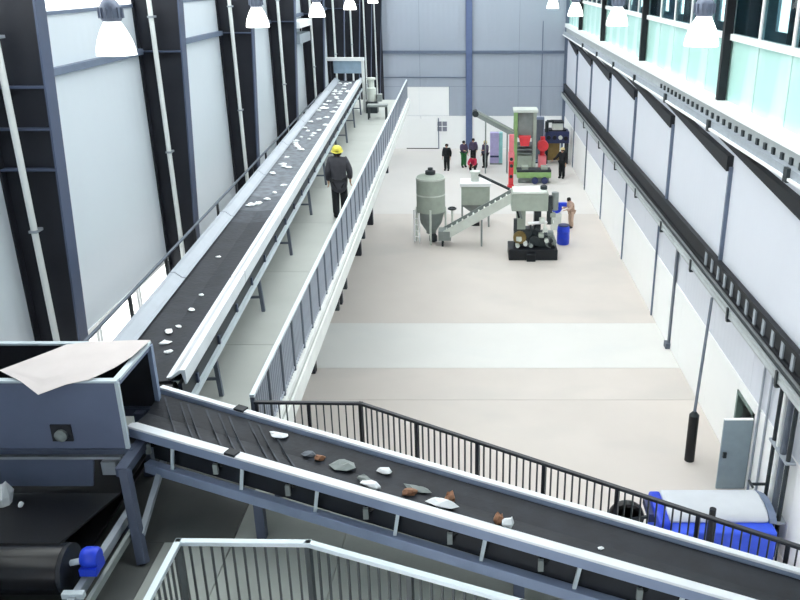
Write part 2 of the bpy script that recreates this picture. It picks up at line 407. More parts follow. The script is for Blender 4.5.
# sill, fascia, teeth
sl = structure('trim_3', (XR, 28, 8.1))
MB().box(XR - 0.3, XR + 0.12, YF, YB, 8.1, 8.28).build('beam', 'beam_grey', sl)
MB().box(XR - 0.36, XR + 0.12, YF, YB, 8.04, 8.1).build('white_flange', 'white_paint', sl)
MB().box(XR - 0.12, XR + 0.12, YF, YB, 8.28, 8.6).build('fascia', 'ledge_grey', sl)
MB().box(XR - 0.22, XR + 0.3, YF, YB, 8.6, 8.84).build('sill', 'white_paint', sl)
tm = MB().box(-0.05, 0, -0.07, 0.07, 0, 0.15).mesh('bolt_block', 'machine_dark')
y = 10.0
while y < 30:
    link_mesh('bolt_block', tm, sl, (XR - 0.12, y, 8.28)); y += 0.55
for y in (16.8, 22.8, 28.2, 33.8, 39, 44.3, 50): MB().box(XR - 0.38, XR - 0.3, y - 0.1, y + 0.1, 8.0, 8.3).build('hanger', 'machine_dark', sl, origin=(XR, y, 8.0))
# gallery glazing
gw = structure('window_2', (XR, 28, 8.84))
GC = [0.8, 11.8, 22.8, 33.8, 44.3, 53.4, 61.0]
for a, b in zip(GC, GC[1:]):
    n = 5
    for k in range(n):
        y0 = a + (b - a) * k / n; y1 = a + (b - a) * (k + 1) / n
        MB().box(XR + 0.06, XR + 0.09, y0 + 0.03, y1 - 0.03, 8.84, 10.4).build('mint_panel', 'mint_panel', gw, origin=(XR, (y0 + y1) / 2, 8.84))
        MB().box(XR + 0.06, XR + 0.08, y0 + 0.06, y1 - 0.06, 10.56, 12.7).build('pane', 'window_glass', gw, origin=(XR, (y0 + y1) / 2, 10.5))
        if k: MB().box(XR + 0.02, XR + 0.12, y0 - 0.06, y0 + 0.06, 10.56, 12.7).build('mullion', 'white_paint', gw, origin=(XR, y0, 10.5))
    MB().box(XR - 0.04, XR + 0.14, a, b, 10.4, 10.56).build('rail', 'white_paint', gw, origin=(XR, (a + b) / 2, 10.4))
for y in GC[:-1]:
    MB().box(XR - 0.2, XR + 0.02, y - 0.1, y + 0.1, 8.84, ZC).build('gallery_post', 'crane_dark', gw, origin=(XR, y, 8.84))
    MB().box(XR - 0.02, XR + 0.12, y + 0.1, y + 0.34, 8.84, ZC).build('gallery_post', 'white_paint', gw, origin=(XR, y, 8.84))
MB().box(XR, XR + 0.12, YF, YB, 12.7, ZC).build('head_panel', 'cladding_right', gw)
# room behind the gallery glazing
ro = structure('wall_gallery', (XR + 2, 28, 8.6))
MB().box(XR + 3.0, XR + 3.1, YF, YB, 8.6, 10.3).build('gallery_back', 'office_back', ro)
y = YF
while y < YB:
    MB().box(XR + 3.0, XR + 3.1, y, min(y + 2.2, YB), 10.3, 12.8).build('gallery_back', 'office_back', ro, origin=(XR + 3, y, 10.3))
    if y + 3.3 < YB: MB().box(XR + 3.04, XR + 3.06, y + 2.2, y + 3.3, 10.3, 12.8).build('added_pane', 'bright_pane', ro, origin=(XR + 3, y, 10.3))  # added openings that give bright spots behind the gallery glazing
    y += 3.3
MB().box(XR + 0.3, XR + 3.0, YF, YB, 8.5, 8.6).build('gallery_floor', 'office_dark', ro)
MB().box(XR + 0.12, XR + 3.0, YF, YB, 12.8, 12.9).build('gallery_ceiling', 'office_dark', ro)
for y in (6, 13.5, 19.5, 21.5, 26.5, 33, 41, 50): MB().box(XR + 1.6, XR + 2.1, y, y + 1.6, 8.6, 12.8).build('partition', 'office_dark', ro, origin=(XR, y, 8.6))
# door in the right wall
d1 = structure('door_1', (XR, 18, 0))
MB().box(XR + 0.9, XR + 1.0, 16.9, 19.6, 0, 2.4).box(XR + 0.12, XR + 0.9, 16.9, 16.95, 0, 2.4).box(XR + 0.12, XR + 0.9, 19.55, 19.6, 0, 2.4).box(XR + 0.12, XR + 0.9, 16.9, 19.6, 2.4, 2.45).build('recess', 'machine_grey', d1)
MB().box(XR - 0.03, XR + 0.14, 18.7, 18.8, 0, 2.1).box(XR - 0.03, XR + 0.14, 17.5, 17.6, 0, 2.1).box(XR - 0.03, XR + 0.14, 17.5, 18.8, 2.02, 2.1).build('door_jamb', 'frame_green', d1)
lf = MB().box(XR - 0.74, XR - 0.04, 17.42, 17.48, 0.03, 1.98).build('door_leaf', 'door_grey', d1, label='grey door leaf swung open into the hall')
MB().box(XR - 0.68, XR - 0.6, 17.36, 17.42, 0.95, 1.1).build('door_handle', 'machine_dark', lf)
MB().box(XR - 0.74, XR - 0.04, 17.41, 17.49, 1.98, 2.01).build('top_cap', 'white_paint', lf)

# front wall behind the camera and roof
wf = structure('wall_front', (0, YF, 0))
MB().box(XL, XR + 3, YF - 0.2, YF, 0, ZC).build('wall_panel', 'cladding_left', wf)
ce = structure('ceiling', (0, 28, ZC))
MB().box(XL - 0.1, XR + 3.1, YF, 6.8, ZC, ZC + 0.12).build('roof_sheet', 'roof_sheet', ce)  # unseen roof, left solid over this stretch to darken the foreground
y = 6.8
while y < YB:
    y1 = min(y + 5.98, YB + 0.2)
    MB().box(XL - 0.1, XR + 0.1, y, y + 1.9, ZC, ZC + 0.12).build('roof_sheet', 'roof_sheet', ce, origin=(0, y, ZC))
    if y + 1.9 < y1: MB().box(XL - 0.1, XR + 0.1, y + 1.9, y1, ZC + 0.03, ZC + 0.06).build('skylight_pane', 'skylight', ce, origin=(0, y, ZC))  # unseen skylights, put in so the sky lights the hall
    y = y1
for y in BAY:
    MB().box(XL, XR, y - 0.08, y + 0.12, ZC - 0.6, ZC).build('rafter', 'column_flange', ce, origin=(0, y, ZC))

# ------------------------------------------------------------------ high-bay lamps
def lamp(loc, label):
    x, y, z = loc
    t = thing('high_bay_lamp', label, 'lamp', (x, y, z), 'hanging high bay lamps')
    ht = 0.34
    prof = [(0.205, 0.0), (0.2, 0.06), (0.178, 0.15), (0.135, 0.25), (0.085, ht), (0.075, ht), (0.125, 0.245), (0.168, 0.145), (0.19, 0.055), (0.195, 0.0)]
    MB().lathe((x, y, z), prof, 28).build('reflector', 'lamp_shell', t, smooth=True)
    MB().lathe((x, y, z + 0.08), [(0.0, 0.0), (0.05, 0.04), (0.055, 0.1), (0.03, 0.2), (0.0, 0.22)], 14).build('bulb', 'lamp_bulb', t, smooth=True)
    b = MB().lathe((x, y, z + ht), [(0.09, 0), (0.11, 0.03), (0.11, 0.15), (0.08, 0.2), (0.04, 0.24)], 18).build('ballast', 'ballast', t, smooth=True)
    fins = MB()
    for i in range(12):
        a = 2 * math.pi * i / 12
        fins.beam((x + 0.1 * math.cos(a), y + 0.1 * math.sin(a), z + ht + 0.09), (x + 0.13 * math.cos(a), y + 0.13 * math.sin(a), z + ht + 0.09), 0.012, 0.11)
    fins.build('cooling_fins', 'ballast', b)
    MB().tube((x, y, z + ht + 0.26), (x, y, ZC - 0.3), 0.012, 6).build('rod', 'ballast', t)
    return t
for k, y in enumerate((9.2, 15.5, 21.6, 27.6, 34.2)):
    lamp((-3.8, y, [11.2, 11.13, 11.03, 10.98, 10.98][k]), '%s glowing bell-shaped high bay lamp from the camera in the left row' % ords[k])
for k, y in enumerate((10.4, 16.5, 23.1, 29.5)):
    lamp((2.8, y, [11.2, 11.1, 10.98, 10.95][k]), '%s glowing bell-shaped high bay lamp from the camera in the right row' % ords[k])

# ------------------------------------------------------------------ raised platform (L-shaped)
ZP = 6.3
pf = structure('platform', (-4, 15, ZP))
def plate(poly, m='walk_plate', name='deck_plate'):
    cx = sum(p[0] for p in poly) / len(poly); cy = sum(p[1] for p in poly) / len(poly)
    MB().prism([(x, y, ZP - 0.05) for x, y in poly], [(x, y, ZP) for x, y in poly]).build(name, m, pf, origin=(cx, cy, ZP))
def xe(y): return -2.56 - (y - 8.6) * 0.0125          # hall-side edge
def xi(y): return -5.25 - (y - 9.0) * 0.042            # wall-side edge
ys = [9.1, 12.4, 16.0, 19.6, 23.2, 26.8, 30.4, 34.0, 37.6, 41.2]
for a, b in zip(ys, ys[1:]):
    plate([(xi(a), a + 0.006), (xe(a), a + 0.006), (xe(b), b - 0.006), (xi(b), b - 0.006)])
plate([(-6.6, 7.3), (-2.58, 7.3), (-2.56, 9.09), (-6.6, 9.09)], 'plate_shaded')
plate([(-6.6, 3.0), (-3.306, 3.0), (-3.306, 7.295), (-6.6, 7.295)], 'plate_shaded')
plate([(-3.3, 3.0), (-2.58, 3.0), (-2.575, 7.295), (-3.3, 7.295)], 'plate')
plate([(-2.57, 6.05), (-1.43, 6.02), (-1.3, 8.84), (-2.55, 8.88)], 'plate')
plate([(-1.42, 6.02), (0.4, 5.29), (1.6, 7.04), (-1.29, 8.84)], 'plate')
plate([(0.41, 5.285), (2.2, 4.5), (3.4, 5.92), (1.61, 7.034)], 'plate')
plate([(2.21, 4.495), (5.2, 3.1), (6.6, 3.92), (3.41, 5.914)], 'plate')
# fascia, drop brackets, hidden columns
MB().beam((xe(8.7), 8.7, ZP - 0.16), (xe(41.2), 41.2, ZP - 0.16), 0.06, 0.3).build('fascia', 'curb', pf)
MB().beam((-1.3, 8.84, ZP - 0.16), (6.6, 3.94, ZP - 0.16), 0.06, 0.3).build('fascia', 'curb', pf)
for y in (15.2, 16.4, 20.0, 27.4):
    MB().box(xe(y) - 0.06, xe(y) + 0.04, y - 0.06, y + 0.06, ZP - 0.52, ZP - 0.3).build('drop_bracket', 'machine_dark', pf, origin=(xe(y), y, ZP))
for y in (12, 18, 24, 30, 36, 41):
    MB().box(-5.3, -5.0, y - 0.15, y + 0.15, 0, ZP - 0.35).build('support_column', 'column_steel', pf, origin=(-5.1, y, 0))
    MB().box(min(-5.3, xi(y)), xe(y) - 0.06, y - 0.1, y + 0.1, ZP - 0.35, ZP - 0.06).build('cross_beam', 'column_steel', pf, origin=(-4, y, ZP))
for x, y in ((-6.3, 4), (-3, 4), (-2.2, 6.5), (1.9, 5.4), (5.6, 3.4)):
    MB().box(x - 0.15, x + 0.15, y - 0.15, y + 0.15, 0, ZP - 0.06).build('support_column', 'column_steel', pf, origin=(x, y, 0))
MB().beam((xe(8.7) - 0.14, 8.75, ZP + 0.05), (xe(41.2) - 0.14, 41.2, ZP + 0.05), 0.24, 0.1).build('curb', 'curb', pf, bevel=0.01)
MB().beam((-2.5, 8.78, ZP + 0.05), (-1.32, 8.76, ZP + 0.05), 0.12, 0.1).build('curb', 'curb', pf)
MB().beam((-1.3, 8.74, ZP + 0.05), (6.5, 3.88, ZP + 0.05), 0.12, 0.1).build('curb', 'curb', pf)

def railing(name, label, pts, top, m_top, m_bal, m_post, bal, post, r_top=0.028, base=ZP + 0.1, fine_to=None, mid=None, bw=0.02, pw=0.025):
    t = thing(name, label, 'railing', pts[0] + (base,))
    bm = MB().box(-bw / 2, bw / 2, -bw / 2, bw / 2, 0, top - base - 0.03).mesh('baluster', m_bal)
    pm = MB().box(-pw, pw, -pw, pw, 0, top - base - 0.01).mesh('post', m_post)
    stuff = MB(); has = False
    for p, q in zip(pts, pts[1:]):
        p3 = Vector(p + (top,)); q3 = Vector(q + (top,)); d = (q3 - p3); Ln = d.length; u = d / Ln
        MB().beam(p3 - u * 0.03, q3 + u * 0.03, r_top * 2.2, r_top * 1.6).build('top_rail', m_top, t, bevel=0.006)
        MB().beam(Vector(p + (base + 0.06,)), Vector(q + (base + 0.06,)), 0.03, 0.03).build('bottom_rail', m_bal, t)
        if mid: MB().beam(Vector(p + (mid,)), Vector(q + (mid,)), 0.03, 0.03).build('mid_rail', m_bal, t)
        ang = math.atan2(d.y, d.x)
        n = max(1, round(Ln / post))
        for i in range(n + 1):
            if i == n and q != pts[-1]: continue
            a = p3 + u * (Ln * i / n); link_mesh('post', pm, t, (a.x, a.y, base), (0, 0, ang))
            if i == n or not bal: continue
            k = max(1, round(Ln / n / bal))
            for j in range(1, k):
                b = a + u * (Ln / n * j / k)
                if fine_to is None or b.y < fine_to: link_mesh('baluster', bm, t, (b.x, b.y, base + 0.01), (0, 0, ang))
                else:
                    has = True; stuff.box(b.x - bw / 2, b.x + bw / 2, b.y - bw / 2, b.y + bw / 2, base + 0.01, top - 0.03)
    if has: tag(stuff.build('far_balusters', m_bal, t), kind='stuff')
    return t
railing('walkway_railing', 'long light grey railing with closely set balusters along the walkway beside the long conveyor',
        [(-2.64, 8.85), (-3.08, 41.0)], 7.26, 'rail_light', 'baluster_grey', 'post_slate', 0.1, 0.8, fine_to=24, bw=0.022)  # railings are one grey; light reflected off their tops is in the colours
railing('cross_railing', 'dark metal railing with thin balusters running behind the cross conveyor above the hall floor',
        [(-2.58, 8.78), (-1.32, 8.75), (6.4, 3.94)], 7.2, 'rail_dark', 'baluster_dark', 'rail_dark', 0.085, 0.84, bw=0.015, r_top=0.022, pw=0.02)
railing('front_railing', 'railing with top rail coloured as lit and dark balusters in the bottom foreground before the cross conveyor',
        [(-2.62, 3.2), (-2.6, 6.02), (-1.44, 6.0), (0.42, 5.25), (2.3, 4.4)], 7.3, 'rail_light', 'baluster_dark', 'baluster_dark', 0.1, 0.85, bw=0.018)
railing('wall_side_handrail', 'plain dark handrail on posts between the long conveyor and the left wall',
        [(xi(10.2), 10.2), (xi(40.5), 40.5)], 7.3, 'post_slate', 'post_slate', 'rail_dark', None, 1.9, r_top=0.022, mid=6.85, base=ZP)

# ------------------------------------------------------------------ long belt conveyor by the left wall
A = Vector((-4.105, 9.04, 7.351)); B = Vector((-5.38, 37.4, 7.65))
u = (B - A).normalized(); side = Vector((u.y, -u.x, 0)).normalized()     # towards the hall
def cv(t, s, z): return A + (B - A) * t + side * s + Vector((0, 0, z))
lc = thing('long_conveyor', 'long rising belt conveyor with white side skirts running along the left wall', 'conveyor', (A.x, A.y, ZP))
def belt_part(t0, t1, m, label=None):
    sec = ((-0.42, 0.0), (0.0, -0.03), (0.42, 0.0), (0.42, -0.04), (0, -0.07), (-0.42, -0.04))
    MB().prism([cv(t0, a, z) for a, z in sec], [cv(t1, a, z) for a, z in sec]).build('belt', m, lc, label=label)
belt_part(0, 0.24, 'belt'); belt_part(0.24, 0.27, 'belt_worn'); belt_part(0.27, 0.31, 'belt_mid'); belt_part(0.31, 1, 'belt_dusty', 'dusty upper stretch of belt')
for s in (-1, 1):
    nseg = 8
    for k in range(nseg):
        t0, t1 = k / nseg + 0.0006, (k + 1) / nseg - 0.0006
        a = [cv(t0, s * 0.36, 0.03), cv(t0, s * 0.42, 0.04), cv(t0, s * 0.53, 0.13), cv(t0, s * 0.6, 0.13), cv(t0, s * 0.6, -0.06), cv(t0, s * 0.58, -0.06), cv(t0, s * 0.55, 0.09), cv(t0, s * 0.42, 0.01)]
        b = [cv(t1, s * 0.36, 0.03), cv(t1, s * 0.42, 0.04), cv(t1, s * 0.53, 0.13), cv(t1, s * 0.6, 0.13), cv(t1, s * 0.6, -0.06), cv(t1, s * 0.58, -0.06), cv(t1, s * 0.55, 0.09), cv(t1, s * 0.42, 0.01)]
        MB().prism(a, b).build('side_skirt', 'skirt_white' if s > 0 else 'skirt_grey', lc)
    MB().beam(cv(0, s * 0.52, -0.2), cv(1, s * 0.52, -0.2), 0.05, 0.3).build('shade_channel', 'machine_black', lc)  # channel made deep and black to draw the shade below the skirt
    MB().beam(cv(0, s * 0.56, -0.38), cv(1, s * 0.56, -0.38), 0.07, 0.09).build('lower_chord', 'rail_light', lc)
    for k in range(24):
        t0 = (k + 0.5) / 24
        MB().beam(cv(t0, s * 0.55, -0.34), cv(t0, s * 0.55, -0.2), 0.05, 0.05, up=(0, 1, 0)).build('strut', 'steel_slate', lc)
rm = MB().tube((-0.46, 0, 0), (0.46, 0, 0), 0.05, 10).mesh('idler_roller', 'rubber')
for k in range(28):
    p = cv((k + 0.5) / 28, 0, -0.2); link_mesh('idler_roller', rm, lc, p, (0, 0, math.atan2(u.y, u.x) - math.pi / 2))
MB().tube(cv(0, -0.45, -0.16), cv(0, 0.45, -0.16), 0.13, 18).build('tail_pulley', 'drum_black', lc, smooth=True)
for k in range(9):
    t0 = 0.055 + 0.114 * k
    for s in (-1, 1):
        p = cv(t0, s * 0.52, 0); MB().beam((p.x, p.y, p.z - 0.42), (p.x + s * 0.04, p.y, ZP), 0.06, 0.06).build('leg', 'post_slate', lc)
    p = cv(t0, -0.52, 0); q = cv(t0, 0.52, 0)
    MB().beam((p.x, p.y, ZP + 0.28), (q.x, q.y, ZP + 0.28), 0.04, 0.04).build('leg_brace', 'post_slate', lc)
# head end hood
hd = MB()
e = cv(1, 0, 0)
MB().box(e.x - 0.62, e.x + 0.62, e.y - 0.1, e.y + 0.9, e.z + 0.32, e.z + 0.85).build('head_hood', 'hood_blue', lc, bevel=0.02)
MB().box(e.x - 0.9, e.x + 0.75, e.y - 0.2, e.y + 0.0, e.z + 0.86, e.z + 1.0).build('head_beam', 'white_paint', lc)
for s in (-0.8, 0.68): MB().box(e.x + s - 0.06, e.x + s + 0.06, e.y - 0.16, e.y - 0.04, ZP, e.z + 0.86).build('head_post', 'pipe_white' if s > 0 else 'column_steel', lc)
MB().tube((e.x - 0.45, e.y + 0.1, e.z - 0.16), (e.x + 0.45, e.y + 0.1, e.z - 0.16), 0.15, 18).build('head_pulley', 'drum_black', lc, smooth=True)
dv = thing('drive_unit', 'grey drive unit with upright motor at the far end of the long conveyor', 'motor', (-4.35, 37.2, ZP))
MB().box(-4.6, -4.1, 36.9, 37.5, ZP, ZP + 0.5).build('base', 'machine_dark', dv)
MB().lathe((-4.35, 37.2, ZP + 0.5), [(0.2, 0), (0.2, 0.55), (0.13, 0.6), (0.13, 0.9), (0.2, 0.92), (0.2, 1.0), (0, 1.02)], 16).build('motor', 'machine_pale', dv, smooth=True)
MB().box(-4.1, -3.9, 37.0, 37.4, ZP + 0.5, ZP + 0.8).build('gearbox', 'machine_grey', dv)
be = thing('work_bench', 'small grey bench standing at the far end of the walkway', 'bench', (-3.9, 35.4, ZP))
MB().box(-4.35, -3.5, 35.2, 35.7, ZP + 0.52, ZP + 0.6).build('top', 'machine_grey', be)
for x in (-4.3, -3.56):
    for y in (35.25, 35.65): MB().box(x - 0.03, x + 0.03, y - 0.03, y + 0.03, ZP, ZP + 0.52).build('leg', 'machine_dark', be)

# scraps on the long belt
def scrap_mesh(seed, sx, sy, sz, m):
    rnd = random.Random(seed); vs = []; fs = []
    n = 7
    rings = [(0.0, 0.75), (0.5, 1.0), (1.0, 0.55)]
    for z, r in rings:
        for i in range(n):
            a = 2 * math.pi * i / n; rr = r * (0.7 + 0.5 * rnd.random())
            vs.append((math.cos(a) * rr * sx, math.sin(a) * rr * sy, z * sz * (0.75 + 0.5 * rnd.random()) if z else 0))
    for k in range(2):
        for i in range(n): fs.append((k * n + i, k * n + (i + 1) % n, (k + 1) * n + (i + 1) % n, (k + 1) * n + i))
    fs.append(tuple(reversed(range(n)))); fs.append(tuple(range(2 * n, 3 * n)))
    return MB().add(vs, fs).mesh('plastic_scrap', m)
SM = [scrap_mesh(i, 0.085, 0.12, 0.05, 'scrap_white') for i in range(6)]
spots = [(-4.85, 19.91), (-4.89, 21.76), (-4.6, 20.58), (-4.74, 20.73), (-4.4, 18.11), (-4.44, 17.57), (-4.67, 17.06), (-4.55, 17.2), (-4.43, 13.72), (-4.18, 11.93),
         (-4.15, 11.33), (-4.14, 10.73), (-4.22, 10.55), (-4.15, 10.18), (-4.0, 9.89), (-5.2, 36.57), (-5.6, 36.4), (-5.39, 33.22), (-5.19, 32.55), (-5.14, 29.83),
         (-5.21, 27.05), (-5.01, 25.51), (-5.02, 24.52), (-4.95, 23.41), (-4.81, 23.06), (-4.75, 24.32), (-5.3, 29.29), (-5.45, 33.91), (-5.17, 25.94), (-5.05, 23.95)]
rnd = random.Random(3)
for x in range(34):
    y = 18.5 + 18 * rnd.random(); spots.append((A.x + (B.x - A.x) * (y - A.y) / (B.y - A.y) + (rnd.random() - 0.5) * 0.6, y))
near_rank = sorted(q[1] for q in spots if q[1] < 18)
for i, (x, y) in enumerate(spots):
    t0 = (y - A.y) / (B.y - A.y); c = A + (B - A) * t0
    s = max(-0.33, min(0.33, x - c.x))
    o = bpy.data.objects.new('plastic_scrap', SM[i % 6]); COL.objects.link(o)
    o.location = (c.x + s, y, c.z - 0.03 + 0.03 * abs(s) / 0.42 + 0.004); o.rotation_euler = (0, 0, rnd.random() * 6.28)
    k = 0.45 + 0.3 * rnd.random() + (0.25 if y > 17 else 0) + (0.2 if y > 26 else 0); o.scale = (k, k, k)
    if y < 18:
        r_ = near_rank.index(y)
        lab = '%s small white scrap up from the hopper on the dark stretch of the long belt' % ('first', 'second', 'third', 'fourth', 'fifth', 'sixth', 'seventh', 'eighth', 'ninth', 'tenth', 'eleventh')[r_]
    else: lab = 'small white plastic scrap strewn on the dusty far stretch of the long belt'
    tag(o, lab, 'scrap', 'white scraps on the long conveyor belt')

# ------------------------------------------------------------------ cross conveyor in the foreground
N0, N1 = Vector((-3.78, 7.98, 7.35)), Vector((3.8, 4.86, 7.066))
F0, F1 = Vector((-3.75, 8.89, 7.35)), Vector((3.8, 5.47, 7.066))
cc = thing('cross_conveyor', 'dark belt conveyor with white side rails sloping across the foreground', 'conveyor', (-0.5, 7.2, ZP))
def cx(t, w, z): return (N0 + (N1 - N0) * t) * (1 - w) + (F0 + (F1 - F0) * t) * w + Vector((0, 0, z))
MB().prism([cx(0, 0.08, -0.05), cx(0, 0.5, -0.1), cx(0, 0.92, -0.05), cx(0, 0.92, -0.08), cx(0, 0.5, -0.13), cx(0, 0.08, -0.08)],
           [cx(1, 0.08, -0.05), cx(1, 0.5, -0.1), cx(1, 0.92, -0.05), cx(1, 0.92, -0.08), cx(1, 0.5, -0.13), cx(1, 0.08, -0.08)]).build('belt', 'belt', cc)
MB().beam(cx(0, 0, 0), cx(1, 0, 0), 0.09, 0.03).build('near_rail_cap', 'skirt_white', cc, bevel=0.006)
MB().beam(cx(0, -0.02, -0.07), cx(1, -0.02, -0.07), 0.03, 0.12).build('near_side_plate', 'steel_blue', cc)
MB().beam(cx(0, 0.09, -0.025), cx(1, 0.09, -0.025), 0.12, 0.012, up=(0, 0.4, 1)).build('near_skirt', 'skirt_white', cc)
MB().beam(cx(0, 1, 0), cx(1, 1, 0), 0.07, 0.03).build('far_rail_cap', 'skirt_white', cc, bevel=0.006)
MB().beam(cx(0, 0.97, -0.06), cx(1, 0.97, -0.06), 0.03, 0.1).build('far_side_plate', 'steel_blue', cc)
for w, nm in ((0.0, 'near_chord'), (1.0, 'far_chord')):
    MB().beam(cx(0.02, w, -0.48), cx(1, w, -0.44), 0.1, 0.12).build(nm, 'steel_blue', cc, bevel=0.006)
for w in (0.1, 0.9): MB().beam(cx(0.03, w, -0.27), cx(1, w, -0.27), 0.02, 0.28).build('shade_plate', 'machine_black', cc)  # black plates added to stand for the shade inside the conveyor frame
MB().prism([cx(0.03, 0.12, -0.25), cx(0.03, 0.88, -0.25), cx(0.03, 0.88, -0.28), cx(0.03, 0.12, -0.28)],
           [cx(1, 0.12, -0.27), cx(1, 0.88, -0.27), cx(1, 0.88, -0.3), cx(1, 0.12, -0.3)]).build('return_belt', 'rubber', cc)
for k in range(9):
    t0 = 0.012 + 0.024 * k + 0.006 * math.sin(k * 2.3); dt = 0.004
    a, m, b = (t0, 0.86, -0.06), (t0 + 0.028, 0.5, -0.1), (t0 + 0.056, 0.16, -0.058)
    MB().prism([cx(a[0], a[1], a[2]), cx(a[0] + dt, a[1], a[2]), cx(m[0] + dt, m[1], m[2]), cx(b[0] + dt, b[1], b[2]), cx(b[0], b[1], b[2]), cx(m[0], m[1], m[2])],
               [cx(a[0], a[1], a[2] + 0.015), cx(a[0] + dt, a[1], a[2] + 0.015), cx(m[0] + dt, m[1], m[2] + 0.015), cx(b[0] + dt, b[1], b[2] + 0.015), cx(b[0], b[1], b[2] + 0.015), cx(m[0], m[1], m[2] + 0.015)]).build('belt_rib', 'belt_worn', cc)
for t0, w in ((0.168, 0.0), (0.145, 1.0)):
    p, q = cx(t0 - 0.008, w, 0.02), cx(t0 + 0.008, w, 0.02)
    MB().beam(p, q, 0.1, 0.03).build('rail_clip', 'machine_black', cc)
for k in range(9):
    t0 = 0.07 + 0.112 * k
    for w in (0.0, 1.0):
        MB().beam(cx(t0, w, -0.12), cx(t0 - 0.006, w, -0.42), 0.035, 0.03, up=(0, 1, 0)).build('strut', 'rail_light' if w == 0 else 'steel_blue', cc)
    MB().tube(cx(t0 - 0.04, 0.06, -0.2), cx(t0 - 0.04, 0.94, -0.2), 0.05, 12).build('idler_roller', 'drum_black', cc, smooth=True)
    MB().beam(cx(t0 - 0.045, 0.02, -0.32), cx(t0 - 0.045, 0.02, -0.2), 0.05, 0.04, up=(0, 1, 0)).build('bearing_block', 'machine_grey', cc)
for t0 in (0.2, 0.56, 0.9):
    for w in (0.04, 0.96):
        p = cx(t0, w, -0.5); MB().box(p.x - 0.05, p.x + 0.05, p.y - 0.05, p.y + 0.05, ZP, p.z).build('leg', 'steel_slate', cc)
def cross_scrap(x, y, sx, sy, sz, m, label, rz=0.0, seed=1):
    # sit on the belt trough
    t0 = (x - N0.x) / (N1.x - N0.x); yn = N0.y + (N1.y - N0.y) * t0; yf = F0.y + (F1.y - F0.y) * t0
    w = min(0.88, max(0.12, (y - yn) / (yf - yn)))
    p = cx(t0, w, 0); zz = -0.05 - 0.05 * (1 - abs(w - 0.5) / 0.42)
    o = bpy.data.objects.new('scrap', scrap_mesh(seed, sx, sy, sz, m)); COL.objects.link(o)
    o.location = (p.x, p.y, p.z + zz + 0.004); o.rotation_euler = (0, 0, rz)
    return tag(o, label, 'scrap', 'scraps on the cross conveyor belt')
cross_scrap(-2.15, 7.95, 0.13, 0.06, 0.05, 'scrap_white', 'white scrap lying nearest the hopper on the cross conveyor belt', -0.3, 11)
cross_scrap(-1.35, 7.42, 0.14, 0.1, 0.06, 'machine_grey', 'flat grey crumpled scrap near the middle of the cross conveyor belt', -0.4, 12)
cross_scrap(-0.9, 7.32, 0.1, 0.05, 0.05, 'scrap_white', 'small white scrap beside the far rail of the cross conveyor', -0.3, 13)
cross_scrap(-1.62, 7.55, 0.07, 0.04, 0.05, 'scrap_brown', 'small brown scrap beside the flat grey one on the cross conveyor', 0.2, 14)
cross_scrap(-0.62, 6.96, 0.09, 0.05, 0.06, 'scrap_brown', 'brown scrap against the near rail, left of the two bottle-like pieces', 0.1, 15)
cross_scrap(-0.27, 6.78, 0.17, 0.07, 0.07, 'scrap_white', 'long white crumpled bottle lying against the near rail of the cross conveyor', -0.35, 16)
cross_scrap(-0.2, 6.88, 0.06, 0.04, 0.1, 'scrap_brown', 'upright brown scrap behind the long white bottle', 0, 17)
cross_scrap(0.36, 6.47, 0.06, 0.05, 0.1, 'scrap_white', 'white cup-like scrap farthest right on the cross conveyor', 0, 18)
cross_scrap(0.27, 6.54, 0.06, 0.05, 0.09, 'scrap_brown', 'brown scrap touching the white cup-like piece on the right', 0, 19)

cross_scrap(-1.1, 7.18, 0.1, 0.05, 0.05, 'machine_grey', 'grey scrap between the flat crumpled one and the near rail', -0.4, 21)
cross_scrap(-1.0, 7.05, 0.12, 0.05, 0.05, 'scrap_white', 'white sliver tucked against the near rail left of the brown scrap', -0.4, 22)
cross_scrap(-1.75, 7.62, 0.1, 0.05, 0.04, 'belt_dusty', 'dull dark grey rag-like scrap left of the small brown scrap', -0.2, 23)
cross_scrap(-0.55, 7.05, 0.16, 0.05, 0.04, 'machine_grey', 'long dull grey scrap between the brown scrap and the long white bottle', -0.4, 24)
cross_scrap(1.2, 6.2, 0.03, 0.025, 0.02, 'scrap_white', 'tiny white crumb alone on the right stretch of the cross belt', 0, 25)
# ------------------------------------------------------------------ hopper box with sheet on top
hb = thing('hopper_box', 'blue grey steel hopper box open on top at the left foreground', 'hopper', (-4.7, 8.2, ZP))
x0, x1, y0, y1, z0, z1 = -5.9, -3.72, 7.74, 8.72, 7.2, 8.0
fr = MB().box(x0, x1, y0, y0 + 0.03, z0, z1).build('front_plate', 'hopper_blue', hb)
MB().box(x0, x1, y0 - 0.015, y0 + 0.06, z1, z1 + 0.03).build('front_lip', 'rail_light', hb, bevel=0.005)
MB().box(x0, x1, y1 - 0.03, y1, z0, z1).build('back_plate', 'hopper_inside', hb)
MB().box(x0, x1, y1 - 0.05, y1 + 0.02, z1, z1 + 0.03).build('back_lip', 'rail_light', hb, bevel=0.005)
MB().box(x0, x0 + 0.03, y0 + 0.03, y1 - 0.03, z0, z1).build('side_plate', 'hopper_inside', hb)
MB().box(x1 - 0.06, x1 + 0.01, y0 + 0.06, y1 - 0.05, z1, z1 + 0.03).build('side_lip', 'rail_light', hb)
MB().box(x1 - 0.02, x1 + 0.0, y0 + 0.03, y1 - 0.03, z1 - 0.05, z1).build('side_lip', 'hopper_blue', hb)
MB().box(x1 - 0.03, x1 + 0.02, y1 - 0.06, y1 + 0.01, z0, z1).build('corner_angle', 'steel_blue', hb)
MB().box(x1 - 0.03, x1 + 0.01, y0 - 0.01, y0 + 0.03, z0, z1).build('corner_angle', 'rail_light', hb)
